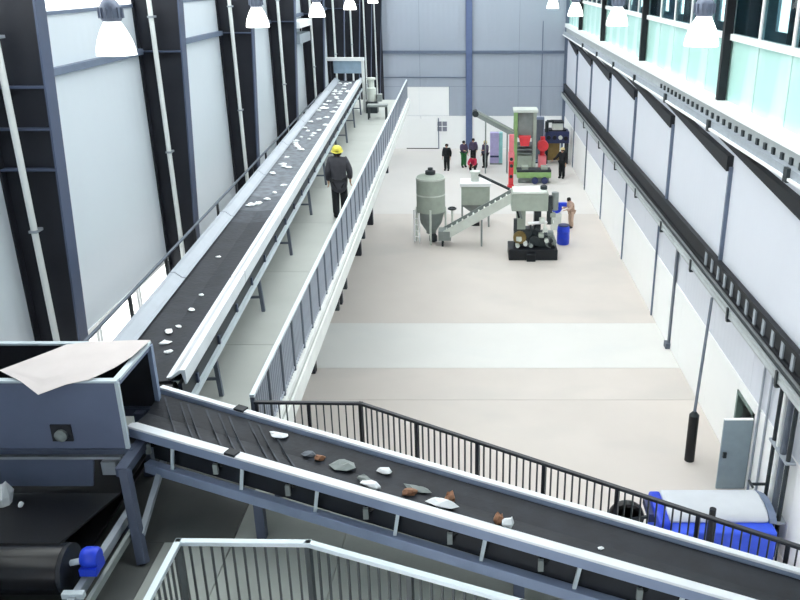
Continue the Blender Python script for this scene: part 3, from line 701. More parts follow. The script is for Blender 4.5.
ap = MB().box(-4.52, -4.3, y0 - 0.02, y0 + 0.0, 7.3, 7.5).build('access_port', 'hopper_inside', hb)
MB().lathe((-4.41, y0 - 0.02, 7.38), [(0.07, 0.0), (0.07, -0.03), (0.03, -0.05), (0, -0.05)], 12, axis=1).build('port_knob', 'machine_grey', ap)
MB().box(x0, x1 + 0.05, y0 - 0.03, y0 + 0.1, z0 - 0.06, z0).build('base_beam', 'steel_slate', hb, bevel=0.005)
MB().box(x0, x1 - 0.1, y0 - 0.02, y0 + 0.05, z0 - 0.13, z0 - 0.1).build('base_beam', 'beam_grey', hb)
MB().box(x0, x1 + 0.05, y1 - 0.1, y1 + 0.02, z0 - 0.1, z0).build('base_beam', 'steel_slate', hb)
p = [(x0, y0 + 0.03, z0 - 0.13), (-4.14, y0 + 0.03, z0 - 0.13), (-4.22, y0 + 0.05, 6.68), (x0, y0 + 0.05, 6.68)]
MB().prism(p, [(a, b + 0.03, c) for a, b, c in p]).build('lower_chute', 'hopper_blue', hb)
MB().beam((-3.64, 7.4, z0 - 0.04), (-3.4, 6.95, ZP), 0.1, 0.1, up=(0, 1, 0)).build('leg', 'steel_slate', hb, bevel=0.008)
for x, y in ((-3.92, 8.6), (-5.8, 7.8), (-5.8, 8.6)):
    MB().beam((x, y, z0 - 0.02), (x, y, ZP), 0.12, 0.12).build('leg', 'steel_slate', hb, bevel=0.008)
MB().beam((-3.66, 7.36, z0 - 0.06), (-3.66, 8.72, z0 - 0.06), 0.12, 0.1).build('base_beam', 'steel_slate', hb)
MB().beam((-3.5, 8.5, ZP + 0.75), (-3.44, 7.1, ZP + 0.25), 0.06, 0.06).build('diagonal_brace', 'beam_grey', hb)
MB().box(-4.06, -3.9, y0 + 0.0, y0 + 0.12, 6.86, 7.02).build('lamp_bracket', 'beam_grey', hb)
# sheet
def sheet():
    # outline from the near-left corner round; the front corner droops over the lip
    fr = [Vector(p) for p in ((-5.06, 7.94, 8.05), (-4.68, 7.66, 8.055), (-4.44, 7.5, 7.99), (-4.2, 7.62, 8.045), (-4.0, 7.72, 8.05), (-3.84, 7.98, 8.06), (-3.74, 8.24, 8.075))]
    bk = [Vector(p) for p in ((-4.9, 8.2, 8.045), (-4.76, 8.42, 8.045), (-4.64, 8.6, 8.05), (-4.4, 8.68, 8.05), (-4.15, 8.7, 8.05), (-3.92, 8.7, 8.06), (-3.7, 8.68, 8.07))]
    ny = 20; nx = len(fr) - 1; vs = []; fs = []
    for j in range(ny + 1):
        for i in range(nx + 1):
            p = fr[i].lerp(bk[i], j / ny); p.z += 0.03 * math.sin(math.pi * j / ny) * math.sin(math.pi * i / nx)
            if p.y > 7.69: p.z = max(p.z, 8.045)
            vs.append(p)
    n = len(vs)
    vs2 = vs + [q - Vector((0, 0, 0.006)) for q in vs]
    W = nx + 1
    for j in range(ny):
        for i in range(nx):
            f = (j * W + i, j * W + i + 1, (j + 1) * W + i + 1, (j + 1) * W + i)
            fs.append(f); fs.append(tuple(n + k for k in reversed(f)))
    bd = [i for i in range(W)] + [j * W + nx for j in range(1, ny + 1)] + [ny * W + i for i in range(nx - 1, -1, -1)] + [j * W for j in range(ny - 1, 0, -1)]
    for a, b in zip(bd, bd[1:] + bd[:1]): fs.append((b, a, n + a, n + b))
    return MB().add(vs2, fs)
tag(sheet().build('cardboard_sheet', 'cardboard', origin=(-4.4, 8.2, 8.05), smooth=True), 'large pale cardboard sheet lying across the open top of the hopper box', 'cardboard')

# lower belt with drum
lb = thing('drum_conveyor', 'short low belt conveyor with a shiny black end drum under the hopper box', 'conveyor', (-4.4, 7, ZP))
MB().tube((-5.6, 6.35, 6.74), (-3.84, 6.35, 6.74), 0.24, 32).build('end_drum', 'drum_black', lb, smooth=True)
MB().tube((-3.84, 6.35, 6.74), (-3.8, 6.35, 6.74), 0.235, 32).build('drum_rim', 'machine_black', lb, smooth=True)
MB().tube((-3.8, 6.35, 6.8), (-3.6, 6.38, 6.83), 0.03, 12).build('shaft', 'rail_light', lb, smooth=True)
MB().beam((-4.75, 6.4, 6.975), (-4.75, 7.72, 6.62), 1.7, 0.025).build('belt', 'rubber', lb)
MB().beam((-4.75, 7.72, 6.62), (-4.75, 9.0, 6.6), 1.7, 0.025).build('belt', 'rubber', lb)
MB().box(-5.6, -3.9, 6.38, 9.0, 6.50, 6.53).build('belt', 'rubber', lb)
MB().beam((-3.68, 5.9, 6.6), (-3.68, 7.5, 6.6), 0.07, 0.1).build('frame_rail', 'beam_grey', lb)
MB().beam((-3.56, 5.9, 6.55), (-3.56, 7.3, 6.55), 0.04, 0.08).build('frame_rail', 'machine_grey', lb)
MB().box(-5.6, -3.7, 5.98, 6.05, 6.42, 6.5).build('cross_member', 'steel_slate', lb)
for y in (6.05, 7.4): MB().box(-3.74, -3.62, y - 0.05, y + 0.05, ZP, 6.55).build('leg', 'steel_slate', lb)
for x, y in ((-5.6, 6.05), (-5.6, 7.4)): MB().box(x - 0.05, x + 0.05, y - 0.05, y + 0.05, ZP, 6.5).build('leg', 'steel_slate', lb)
bl = MB().lathe((-3.62, 6.4, 6.83), [(0.0, -0.08), (0.08, -0.08), (0.1, -0.05), (0.1, 0.05), (0.08, 0.08), (0, 0.08)], 18, axis=0).build('bearing_housing', 'motor_blue', lb, smooth=True)
MB().box(-3.71, -3.55, 6.3, 6.5, 6.68, 6.76).build('bearing_foot', 'motor_blue', bl)
MB().box(-3.8, -3.6, 5.72, 5.98, 6.52, 6.64).build('take_up_block', 'pipe_white', lb, bevel=0.01)
MB().box(-3.78, -3.58, 6.06, 6.12, 6.62, 6.68).build('take_up_bolt', 'rail_light', lb)
# crumpled white film at the picture's left edge
o = bpy.data.objects.new('plastic_film', scrap_mesh(44, 0.1, 0.16, 0.22, 'scrap_white')); COL.objects.link(o); o.location = (-4.98, 7.35, 6.74); o.rotation_euler = (-0.26, 0, 0)
tag(o, 'crumpled bright white plastic film on the low belt at the left edge', 'plastic film')
o = bpy.data.objects.new('plastic_film', scrap_mesh(45, 0.03, 0.04, 0.05, 'scrap_white')); COL.objects.link(o); o.location = (-4.76, 7.3, 6.76)
tag(o, 'tiny white plastic crumb beside the crumpled film on the low belt', 'plastic film')

# ------------------------------------------------------------------ right-hand pole, pipes, cart
t = thing('drain_pole', 'thin upright pipe with thick black sleeve standing before the white right wall', 'pole', (5.83, 18.77, 0))
MB().tube((5.83, 18.77, 0), (5.83, 18.77, 1.35), 0.13, 16).build('sleeve', 'rubber', t, smooth=True)
MB().lathe((5.83, 18.77, 1.35), [(0.13, 0), (0.13, 0.02), (0.06, 0.1), (0.05, 0.12)], 16).build('collar', 'machine_dark', t, smooth=True)
MB().tube((5.83, 18.77, 1.45), (6.58, 20.8, 3.84), 0.04, 10).build('pipe', 'post_slate', t, smooth=True)
t = thing('wall_pipes', 'cluster of dark and pale upright pipes with a valve at the right edge', 'pipe', (6.7, 15.4, 0))
for y, r, m in ((14.9, 0.05, 'machine_dark'), (15.2, 0.07, 'post_slate'), (15.5, 0.05, 'pipe_white'), (15.75, 0.045, 'machine_dark')):
    MB().tube((6.72, y, 0), (6.72, y, 3.75), r, 12).build('pipe', m, t, smooth=True)
for z in (0.9, 2.4): MB().box(6.64, 6.86, 14.8, 15.85, z, z + 0.05).build('clamp_bar', 'beam_grey', t)
MB().tube((6.35, 15.75, 1.3), (6.72, 15.75, 1.3), 0.035, 10).build('valve_stem', 'machine_dark', t)
MB().tube((6.35, 15.62, 1.3), (6.35, 15.88, 1.3), 0.03, 10).build('valve_handle', 'machine_dark', t)
for y in (16.7, 17.2):
    MB().box(XR - 0.05, XR - 0.01, y - 0.03, y + 0.03, 0, 3.75).build('cable_strip', 'beam_grey', t)

ct = thing('covered_cart', 'blue wheeled cart with a rounded pale grey cover on the hall floor behind the railing', 'cart', (5.2, 15.0, 0))
MB().box(4.05, 6.5, 14.3, 15.7, 0.32, 1.06).build('body', 'tarp_blue', ct, bevel=0.05)
prof = [(14.62, 1.06), (14.66, 1.16), (14.8, 1.26), (15.05, 1.31), (15.35, 1.31), (15.58, 1.26), (15.72, 1.16), (15.75, 1.06)]
MB().prism([(4.25, y, z) for y, z in prof], [(6.42, y, z) for y, z in prof]).build('cover', 'tarp_grey', ct, bevel=0.08, smooth=True)
MB().prism([(6.42, y, z) for y, z in prof], [(6.6, y * 0.9 + 1.51, z * 0.9 + 0.06) for y, z in prof]).build('cover_end', 'steel_blue', ct)
MB().box(4.0, 4.26, 14.4, 15.6, 1.0, 1.24).build('front_hood', 'motor_blue', ct, bevel=0.06)
MB().box(3.9, 4.05, 14.9, 15.6, 0.9, 1.1).build('tow_plate', 'machine_navy', ct)
for x, y, r in ((3.58, 15.74, 0.42),):
    wh = MB().lathe((x, y, r), [(r - 0.1, -0.09), (r - 0.02, -0.09), (r, -0.05), (r, 0.05), (r - 0.02, 0.09), (r - 0.1, 0.09), (r - 0.1, -0.09)], 24, axis=1).build('tyre', 'rubber', ct, smooth=True)
    MB().lathe((x, y, r), [(0, -0.05), (r - 0.1, -0.05), (r - 0.1, 0.05), (0, 0.05)], 20, axis=1).build('wheel_disc', 'pipe_white', wh)
    MB().beam((3.58, 15.62, 0.42), (4.05, 15.5, 0.6), 0.06, 0.06).build('fork', 'machine_dark', ct)
for x in (4.7, 6.0):
    for y in (14.32, 15.68):
        wh = MB().lathe((x, y, 0.25), [(0, -0.07), (0.22, -0.07), (0.25, -0.04), (0.25, 0.04), (0.22, 0.07), (0, 0.07)], 20, axis=1).build('tyre', 'rubber', ct, smooth=True)
MB().tube((5.02, 14.2, 0.5), (5.02, 14.2, 1.75), 0.07, 12).build('exhaust_post', 'machine_black', ct, smooth=True)
MB().box(4.97, 5.07, 14.2, 14.4, 0.5, 0.6).build('post_bracket', 'machine_black', ct)

# ------------------------------------------------------------------ machines in the middle of the hall
def legs(t, xs, ysl, z0, z1, w, m):
    for x in xs:
        for y in ysl: MB().box(x - w, x + w, y - w, y + w, z0, z1).build('leg', m, t)
sx, sy = -1.87, 38.2
t = thing('mixing_silo', 'tall sage grey round silo with funnel bottom on legs', 'silo', (sx, sy, 0))
MB().lathe((sx, sy, 0), [(0.68, 1.5), (0.68, 3.12), (0.6, 3.2), (0.0, 3.3)], 28).build('drum', 'machine_sage', t, smooth=True)
MB().lathe((sx, sy, 0), [(0.7, 3.06), (0.7, 3.14), (0.66, 3.14)], 28).build('rim', 'machine_pale', t, smooth=True)
MB().lathe((sx, sy, 0), [(0.7, 2.3), (0.7, 2.36), (0.66, 2.36)], 28).build('hoop', 'machine_pale', t, smooth=True)
MB().lathe((sx, sy, 0), [(0.66, 1.5), (0.5, 0.9), (0.24, 0.5), (0.24, 0.4)], 24).build('funnel', 'machine_grey', t, smooth=True)
MB().lathe((sx, sy, 3.28), [(0.24, 0), (0.24, 0.16), (0.12, 0.2), (0.12, 0.3), (0, 0.32)], 16).build('cap', 'machine_dark', t, smooth=True)
MB().lathe((sx + 0.1, sy - 0.2, 0), [(0.1, 0.02), (0.2, 0.06), (0.2, 0.3), (0.12, 0.42)], 14).build('discharge_valve', 'machine_dark', t, smooth=True)
for i in range(4):
    a = i * math.pi / 2
    px, py = sx + 0.72 * math.cos(a), sy + 0.72 * math.sin(a)
    MB().tube((px, py, 0), (px * 1 - 0.04 * math.cos(a), py - 0.04 * math.sin(a), 1.7), 0.05, 8).build('leg', 'machine_pale', t)
MB().tube((sx - 0.8, sy - 0.2, 0), (sx - 0.8, sy - 0.2, 1.6), 0.04, 8).tube((sx - 0.55, sy - 0.45, 0), (sx - 0.55, sy - 0.45, 1.5), 0.04, 8).build('ladder_rail', 'white_paint', t)
for z in (0.3, 0.6, 0.9, 1.2): MB().tube((sx - 0.8, sy - 0.2, z), (sx - 0.55, sy - 0.45, z), 0.025, 6).build('ladder_rung', 'white_paint', t)

t = thing('incline_conveyor', 'grey ribbed incline conveyor rising from the silo to the extruder', 'conveyor', (-0.2, 37.6, 0))
p0, p1 = Vector((-1.2, 37.6, 0.55)), Vector((2.15, 37.4, 2.55))
MB().beam(p0, p1, 0.68, 0.1).build('belt', 'machine_grey', t)
d = (p1 - p0).normalized(); sd = Vector((0, 1, 0))
for s in (-1, 1): MB().beam(p0 + sd * 0.36 * s, p1 + sd * 0.36 * s, 0.05, 0.42).build('side_plate', 'machine_pale' if s < 0 else 'machine_grey', t)
cm = MB().box(-0.03, 0.03, -0.28, 0.28, 0.05, 0.14).mesh('cleat', 'machine_pale')
for k in range(13):
    o = link_mesh('cleat', cm, t, p0 + (p1 - p0) * ((k + 0.5) / 13), (0, -math.asin(d.z), 0))
MB().box(-1.5, -0.9, 37.2, 37.95, 0.3, 0.75).build('feed_box', 'machine_grey', t)
legs(t, (0.55,), (37.3, 37.9), 0, 1.3, 0.04, 'machine_grey')
legs(t, (-1.3,), (37.3, 37.9), 0, 0.35, 0.05, 'machine_dark')
MB().box(0.0, 0.45, 37.3, 37.9, 1.0, 1.15).build('motor_plate', 'machine_black', t)

t = thing('feed_hopper', 'square sage hopper with pale rim and chimney standing behind the incline conveyor', 'hopper', (0.28, 41, 0))
MB().box(-0.44, 1.0, 40.5, 41.6, 1.15, 2.1).build('bin', 'machine_sage', t, bevel=0.03)
MB().box(-0.5, 1.06, 40.45, 41.66, 2.1, 2.28).build('rim', 'white_paint', t, bevel=0.02)
pp = [(-0.44, 40.5), (1.0, 40.5), (1.0, 41.6), (-0.44, 41.6)]
MB().prism([(0.28 + (x - 0.28) * 0.35, 41.05 + (y - 41.05) * 0.35, 0.7) for x, y in pp], [(x, y, 1.15) for x, y in pp]).build('funnel', 'machine_grey', t)
legs(t, (-0.4, 0.96), (40.55, 41.55), 0, 1.2, 0.04, 'machine_grey')
MB().lathe((0.25, 41.05, 2.28), [(0.2, 0), (0.2, 0.4), (0.28, 0.42), (0.28, 0.5), (0, 0.55)], 16).build('chimney', 'machine_pale', t, smooth=True)
MB().tube((0.45, 41.0, 2.6), (2.0, 40.6, 1.95), 0.07, 10).build('feed_pipe', 'machine_dark', t, smooth=True)
t = thing('hand_wheel_stand', 'low dark handwheel stand between silo and square hopper', 'valve', (-0.9, 40.2, 0))
MB().tube((-0.9, 40.2, 0), (-0.9, 40.2, 1.0), 0.06, 10).build('stem', 'machine_pale', t)
MB().lathe((-0.9, 40.2, 1.0), [(0.16, 0), (0.22, 0.03), (0.22, 0.09), (0.16, 0.12), (0.16, 0)], 18).build('wheel', 'machine_dark', t, smooth=True)
MB().box(-0.95, -0.85, 40.0, 40.4, 1.03, 1.08).box(-1.08, -0.72, 40.17, 40.23, 1.03, 1.08).build('spokes', 'machine_dark', t)

t = thing('extruder', 'pale sage extruder machine with black base, gauges and motors', 'machine', (2.8, 36, 0))
MB().box(1.75, 3.95, 35.2, 36.6, 0, 0.5).build('base', 'machine_black', t, bevel=0.03)
MB().box(2.55, 2.95, 35.0, 35.25, 0, 0.35).build('base_step', 'machine_black', t, bevel=0.02)
MB().box(1.85, 3.5, 35.5, 36.5, 2.2, 3.0).build('top_housing', 'machine_sage', t, bevel=0.05)
MB().box(1.9, 3.4, 35.45, 36.55, 3.0, 3.1).build('top_lid', 'machine_pale', t, bevel=0.02)
MB().box(2.0, 3.2, 35.7, 36.4, 0.5, 1.3).build('gear_case', 'machine_dark', t, bevel=0.06)
MB().box(2.1, 2.5, 35.75, 36.3, 1.3, 2.2).build('throat', 'machine_sage', t)
MB().box(2.9, 3.2, 35.75, 36.3, 1.3, 2.2).build('throat', 'machine_dark', t)
MB().lathe((2.25, 35.65, 0.95), [(0, -0.1), (0.28, -0.1), (0.3, -0.05), (0.3, 0.05), (0, 0.05)], 18, axis=1).build('pulley', 'brass', t, smooth=True)
MB().lathe((2.9, 35.6, 0.85), [(0, -0.1), (0.22, -0.1), (0.24, 0.05), (0, 0.05)], 18, axis=1).build('pulley', 'machine_dark', t, smooth=True)
MB().tube((3.3, 35.6, 0.8), (3.3, 36.4, 0.8), 0.3, 16).build('motor', 'machine_dark', t, smooth=True)
MB().tube((3.65, 35.5, 0.75), (3.65, 36.2, 0.75), 0.26, 16).build('motor', 'machine_grey', t, smooth=True)
for k, (x, z) in enumerate(((2.15, 0.62), (2.5, 0.7), (2.75, 0.62), (3.05, 1.4), (3.4, 1.35))):
    MB().lathe((x, 35.45, z), [(0, -0.06), (0.09, -0.06), (0.1, 0.0), (0.1, 0.3), (0, 0.3)], 12, axis=1).build('fitting', ('machine_pale', 'pipe_white', 'machine_grey', 'machine_dark', 'machine_pale')[k], t, smooth=True)
MB().tube((2.6, 35.5, 1.65), (3.75, 35.6, 1.7), 0.07, 10).build('pipe', 'white_paint', t)
MB().tube((3.55, 35.6, 1.6), (3.55, 35.6, 2.9), 0.12, 12).build('riser', 'machine_dark', t)
MB().tube((3.8, 35.8, 2.2), (3.8, 35.8, 3.0), 0.16, 12).build('riser', 'machine_grey', t)
MB().tube((3.55, 35.7, 2.3), (3.95, 35.8, 2.3), 0.06, 8).build('riser_pipe', 'machine_dark', t)
MB().box(1.95, 2.1, 35.3, 35.5, 1.35, 1.9).build('gauge_box', 'machine_dark', t)
MB().lathe((3.3, 36.0, 3.1), [(0.16, 0), (0.16, 0.15), (0.05, 0.2), (0, 0.2)], 12).build('filler_cap', 'machine_dark', t)

rr = random.Random(9)
for k in range(16):
    x = 1.95 + 1.85 * rr.random(); z = 0.55 + 1.55 * rr.random(); m = rr.choice(('machine_pale', 'machine_dark', 'machine_grey', 'machine_sage', 'machine_black'))
    if k % 3 == 0: MB().tube((x, 35.5, z), (x + 0.3 * (rr.random() - 0.5), 35.6, z + 0.45), 0.045, 8).build('hose', m, t, smooth=True)
    elif k % 3 == 1: MB().box(x - 0.12, x + 0.12, 35.42, 35.75, z - 0.08, z + 0.1).build('valve_block', m, t, bevel=0.02)
    else: MB().lathe((x, 35.42, z), [(0, -0.05), (0.09, -0.05), (0.1, 0.25), (0, 0.25)], 12, axis=1).build('fitting', m, t, smooth=True)
t = thing('blue_drum', 'bright blue plastic drum with lid beside the extruder', 'drum', (4.46, 37.7, 0))
MB().lathe((4.46, 37.7, 0), [(0.27, 0), (0.3, 0.05), (0.3, 0.28), (0.31, 0.3), (0.3, 0.33), (0.3, 0.62), (0.31, 0.64), (0.3, 0.67), (0.28, 0.86), (0.24, 0.9)], 24).build('body', 'motor_blue', t, smooth=True)
MB().lathe((4.46, 37.7, 0.9), [(0.26, 0), (0.26, 0.05), (0, 0.06)], 24).build('lid', 'machine_navy', t, smooth=True)
t = thing('blower', 'small blue blower on a pale stand behind the extruder', 'blower', (4.35, 40.2, 0))
MB().box(4.1, 4.6, 39.95, 40.4, 0, 0.85).build('stand', 'machine_pale', t)
MB().lathe((4.35, 40.15, 1.12), [(0, -0.12), (0.26, -0.12), (0.26, 0.12), (0, 0.12)], 18, axis=1).build('fan_case', 'motor_blue', t, smooth=True)
MB().box(4.4, 4.85, 40.05, 40.25, 1.2, 1.38).build('outlet', 'motor_blue', t)

# back group
t = thing('press_tower', 'tall pale green framed press with grey body and red hopper near the back wall', 'machine', (3.5, 53, 0))
for x in (2.92, 4.12):
    for y in (52.6, 53.6): MB().box(x - 0.1, x + 0.1, y - 0.1, y + 0.1, 0, 3.95).build('post', 'machine_green' if x < 3.5 else 'machine_sage', t)
MB().box(2.75, 4.3, 52.4, 53.8, 3.95, 4.1).build('top_plate', 'machine_pale', t)
MB().box(3.05, 4.0, 52.7, 53.5, 2.3, 3.9).build('body', 'machine_grey', t, bevel=0.03)
MB().box(3.05, 4.0, 52.55, 53.5, 0.3, 1.2).build('lower_body', 'machine_sage', t, bevel=0.03)
for z in (1.3, 1.55, 1.8): MB().box(3.0, 4.05, 52.5, 53.6, z, z + 0.08).build('cross_bar', 'machine_grey', t)
qq = [(3.1, 52.1), (3.85, 52.1), (3.85, 52.6), (3.1, 52.6)]
MB().prism([(3.475 + (x - 3.475) * 0.7, y, 1.9) for x, y in qq], [(x, y, 2.5) for x, y in qq]).build('hopper', 'machine_red', t)
t = thing('outfeed_chute', 'grey inclined chute conveyor sloping down to the green press', 'conveyor', (1.7, 53, 0))
MB().beam((0.35, 53, 3.85), (2.8, 53, 2.55), 0.6, 0.35).build('trough', 'machine_grey', t, bevel=0.03)
MB().beam((0.3, 53, 4.0), (2.8, 53, 2.7), 0.66, 0.06).build('cover', 'machine_sage', t)
MB().tube((0.35, 52.65, 3.82), (0.35, 53.35, 3.82), 0.2, 14).build('end_roller', 'machine_dark', t, smooth=True)
legs(t, (1.0,), (52.75, 53.25), 0, 3.45, 0.04, 'machine_grey'); legs(t, (2.4,), (52.75, 53.25), 0, 2.65, 0.04, 'machine_grey')
t = thing('red_column', 'slender red and pink upright machine column in front of the green press', 'machine', (2.47, 49, 0))
MB().box(2.27, 2.67, 48.8, 49.2, 0, 0.12).build('foot', 'machine_red', t)
MB().box(2.33, 2.62, 48.88, 49.12, 0.12, 1.6).build('lower_case', 'machine_red', t, bevel=0.03)
MB().box(2.3, 2.66, 48.85, 49.15, 1.6, 2.15).build('control_box', 'machine_pink', t, bevel=0.03)
MB().box(2.33, 2.62, 48.88, 49.12, 2.15, 3.2).build('upper_case', 'machine_pink', t, bevel=0.03)
for z in (0.7, 1.35, 1.75): MB().lathe((2.48, 48.82, z), [(0, -0.05), (0.1, -0.05), (0.1, 0.06), (0, 0.06)], 12, axis=1).build('dial', 'machine_dark', t)
t = thing('low_press_bed', 'low green and black machine bed in front of the green press', 'machine', (4.0, 50.3, 0))
MB().box(2.9, 5.0, 49.9, 50.9, 0.35, 0.7).build('bed', 'machine_green', t, bevel=0.03)
MB().box(2.9, 5.0, 49.95, 50.85, 0.7, 0.82).build('slide', 'machine_dark', t)
MB().box(3.0, 4.9, 50.1, 50.8, 0.0, 0.35).build('plinth', 'machine_grey', t)
for x in (3.4, 4.6): MB().box(x - 0.2, x + 0.2, 50.2, 50.7, 0.82, 1.0).build('clamp', 'machine_sage', t)
for x in (4.0, 4.6): MB().tube((x, 49.7, 0.22), (x, 49.95, 0.22), 0.2, 14).build('motor', 'machine_navy', t)
t = thing('red_pump', 'red pump with round head right of the green press', 'pump', (4.7, 53.2, 0))
MB().box(4.45, 4.95, 52.9, 53.5, 0, 1.1).build('stand', 'machine_pink', t)
MB().lathe((4.7, 52.9, 1.75), [(0, -0.1), (0.34, -0.1), (0.36, 0.0), (0.36, 0.4), (0, 0.4)], 18, axis=1).build('pump_head', 'machine_red', t, smooth=True)
MB().tube((4.7, 53.2, 1.1), (4.7, 53.2, 2.3), 0.16, 12).build('riser', 'machine_red', t)
t = thing('control_cabinet', 'tall blue grey control cabinet right behind the green press', 'cabinet', (4.7, 56, 0))
MB().box(4.4, 5.0, 55.8, 56.3, 0.08, 3.1).build('case', 'steel_blue', t, bevel=0.02)
MB().box(4.45, 4.95, 55.77, 55.8, 0.3, 2.95).build('cabinet_door', 'post_slate', t)
MB().box(4.42, 4.98, 55.82, 56.28, 0, 0.08).build('plinth', 'machine_black', t)
t = thing('navy_machine', 'cluttered navy blue machine with pipes in the far right corner', 'machine', (5.9, 56, 0))
MB().box(5.1, 6.7, 55.6, 56.8, 1.4, 2.2).build('body', 'machine_navy', t, bevel=0.05)
MB().box(5.3, 6.5, 55.7, 56.6, 2.2, 2.3).build('deck', 'machine_black', t)
MB().box(5.55, 6.25, 55.6, 56.4, 2.3, 2.75).build('head_box', 'machine_pale', t, bevel=0.03)
MB().box(5.5, 6.3, 55.55, 56.5, 2.75, 2.85).build('head_cap', 'machine_black', t)
legs(t, (5.2, 6.6), (55.7, 56.7), 0, 1.4, 0.08, 'machine_dark')
MB().box(5.3, 6.1, 55.8, 56.5, 0.2, 1.4).build('brass_tank', 'brass', t, bevel=0.05)
for x, z in ((5.3, 1.8), (5.7, 1.8), (6.1, 1.8), (6.45, 1.75)): MB().lathe((x, 55.6, z), [(0, -0.08), (0.14, -0.08), (0.14, 0), (0, 0)], 14, axis=1).build('gauge', 'machine_pale' if x == 6.1 else 'machine_black', t)
MB().tube((5.15, 55.5, 2.2), (5.15, 55.5, 2.9), 0.12, 10).tube((5.15, 55.5, 2.9), (5.6, 55.6, 2.9), 0.09, 10).build('pipe', 'machine_dark', t)
t = thing('lilac_curtain_unit', 'pale lilac and turquoise upright cabinet between the people and the red column', 'cabinet', (1.8, 55.6, 0))
MB().box(1.36, 1.95, 55.4, 55.9, 0.1, 2.15).build('case', 'machine_lilac', t, bevel=0.02)
MB().box(1.97, 2.2, 55.4, 55.9, 0.1, 2.15).build('side_case', 'machine_teal', t, bevel=0.02)
MB().box(1.36, 1.95, 55.37, 55.4, 0.5, 0.62).build('rail', 'machine_navy', t)
MB().box(1.36, 2.2, 55.42, 55.88, 0, 0.1).build('plinth', 'machine_grey', t)

# ------------------------------------------------------------------ people
def skin_obj(name, verts, edges, radii, material, parent, M, levels=1):
    me = bpy.data.meshes.new(name + '_cage'); me.from_pydata([tuple(v) for v in verts], edges, []); me.update()
    ob = bpy.data.objects.new(name + '_cage', me); COL.objects.link(ob)
    md = ob.modifiers.new('skin', 'SKIN'); md.use_smooth_shade = True
    for i, r in enumerate(radii):
        sv = me.skin_vertices[0].data[i]; sv.radius = (r, r) if not isinstance(r, tuple) else r; sv.use_root = (i == 0)
    sb = ob.modifiers.new('sub', 'SUBSURF'); sb.levels = levels; sb.render_levels = levels
    dg = bpy.context.evaluated_depsgraph_get(); dg.update()
    nm = bpy.data.meshes.new_from_object(ob.evaluated_get(dg)); nm.name = name
    bpy.data.objects.remove(ob); bpy.data.meshes.remove(me)
    nm.transform(M); nm.materials.clear(); nm.materials.append(MATS[material])
    for p in nm.polygons: p.use_smooth = True
    o = bpy.data.objects.new(name, nm); COL.objects.link(o); o.parent = parent
    return o
BASE = dict(pel=(0, 0, 0.95), waist=(0, 0, 1.1), chest=(0, 0.0, 1.28), neck=(0, 0, 1.46), skull=(0, 0.02, 1.58), crown=(0, 0.0, 1.68),
            shR=(0.18, 0, 1.40), elR=(0.25, -0.03, 1.12), wrR=(0.25, 0.07, 0.88), shL=(-0.18, 0, 1.40), elL=(-0.25, -0.03, 1.12), wrL=(-0.25, 0.07, 0.88),
            hipR=(0.09, 0, 0.9), knR=(0.1, 0.03, 0.5), anR=(0.1, -0.02, 0.09), toR=(0.12, 0.15, 0.04),
            hipL=(-0.09, 0, 0.9), knL=(-0.1, 0.03, 0.5), anL=(-0.1, -0.02, 0.09), toL=(-0.12, 0.15, 0.04))
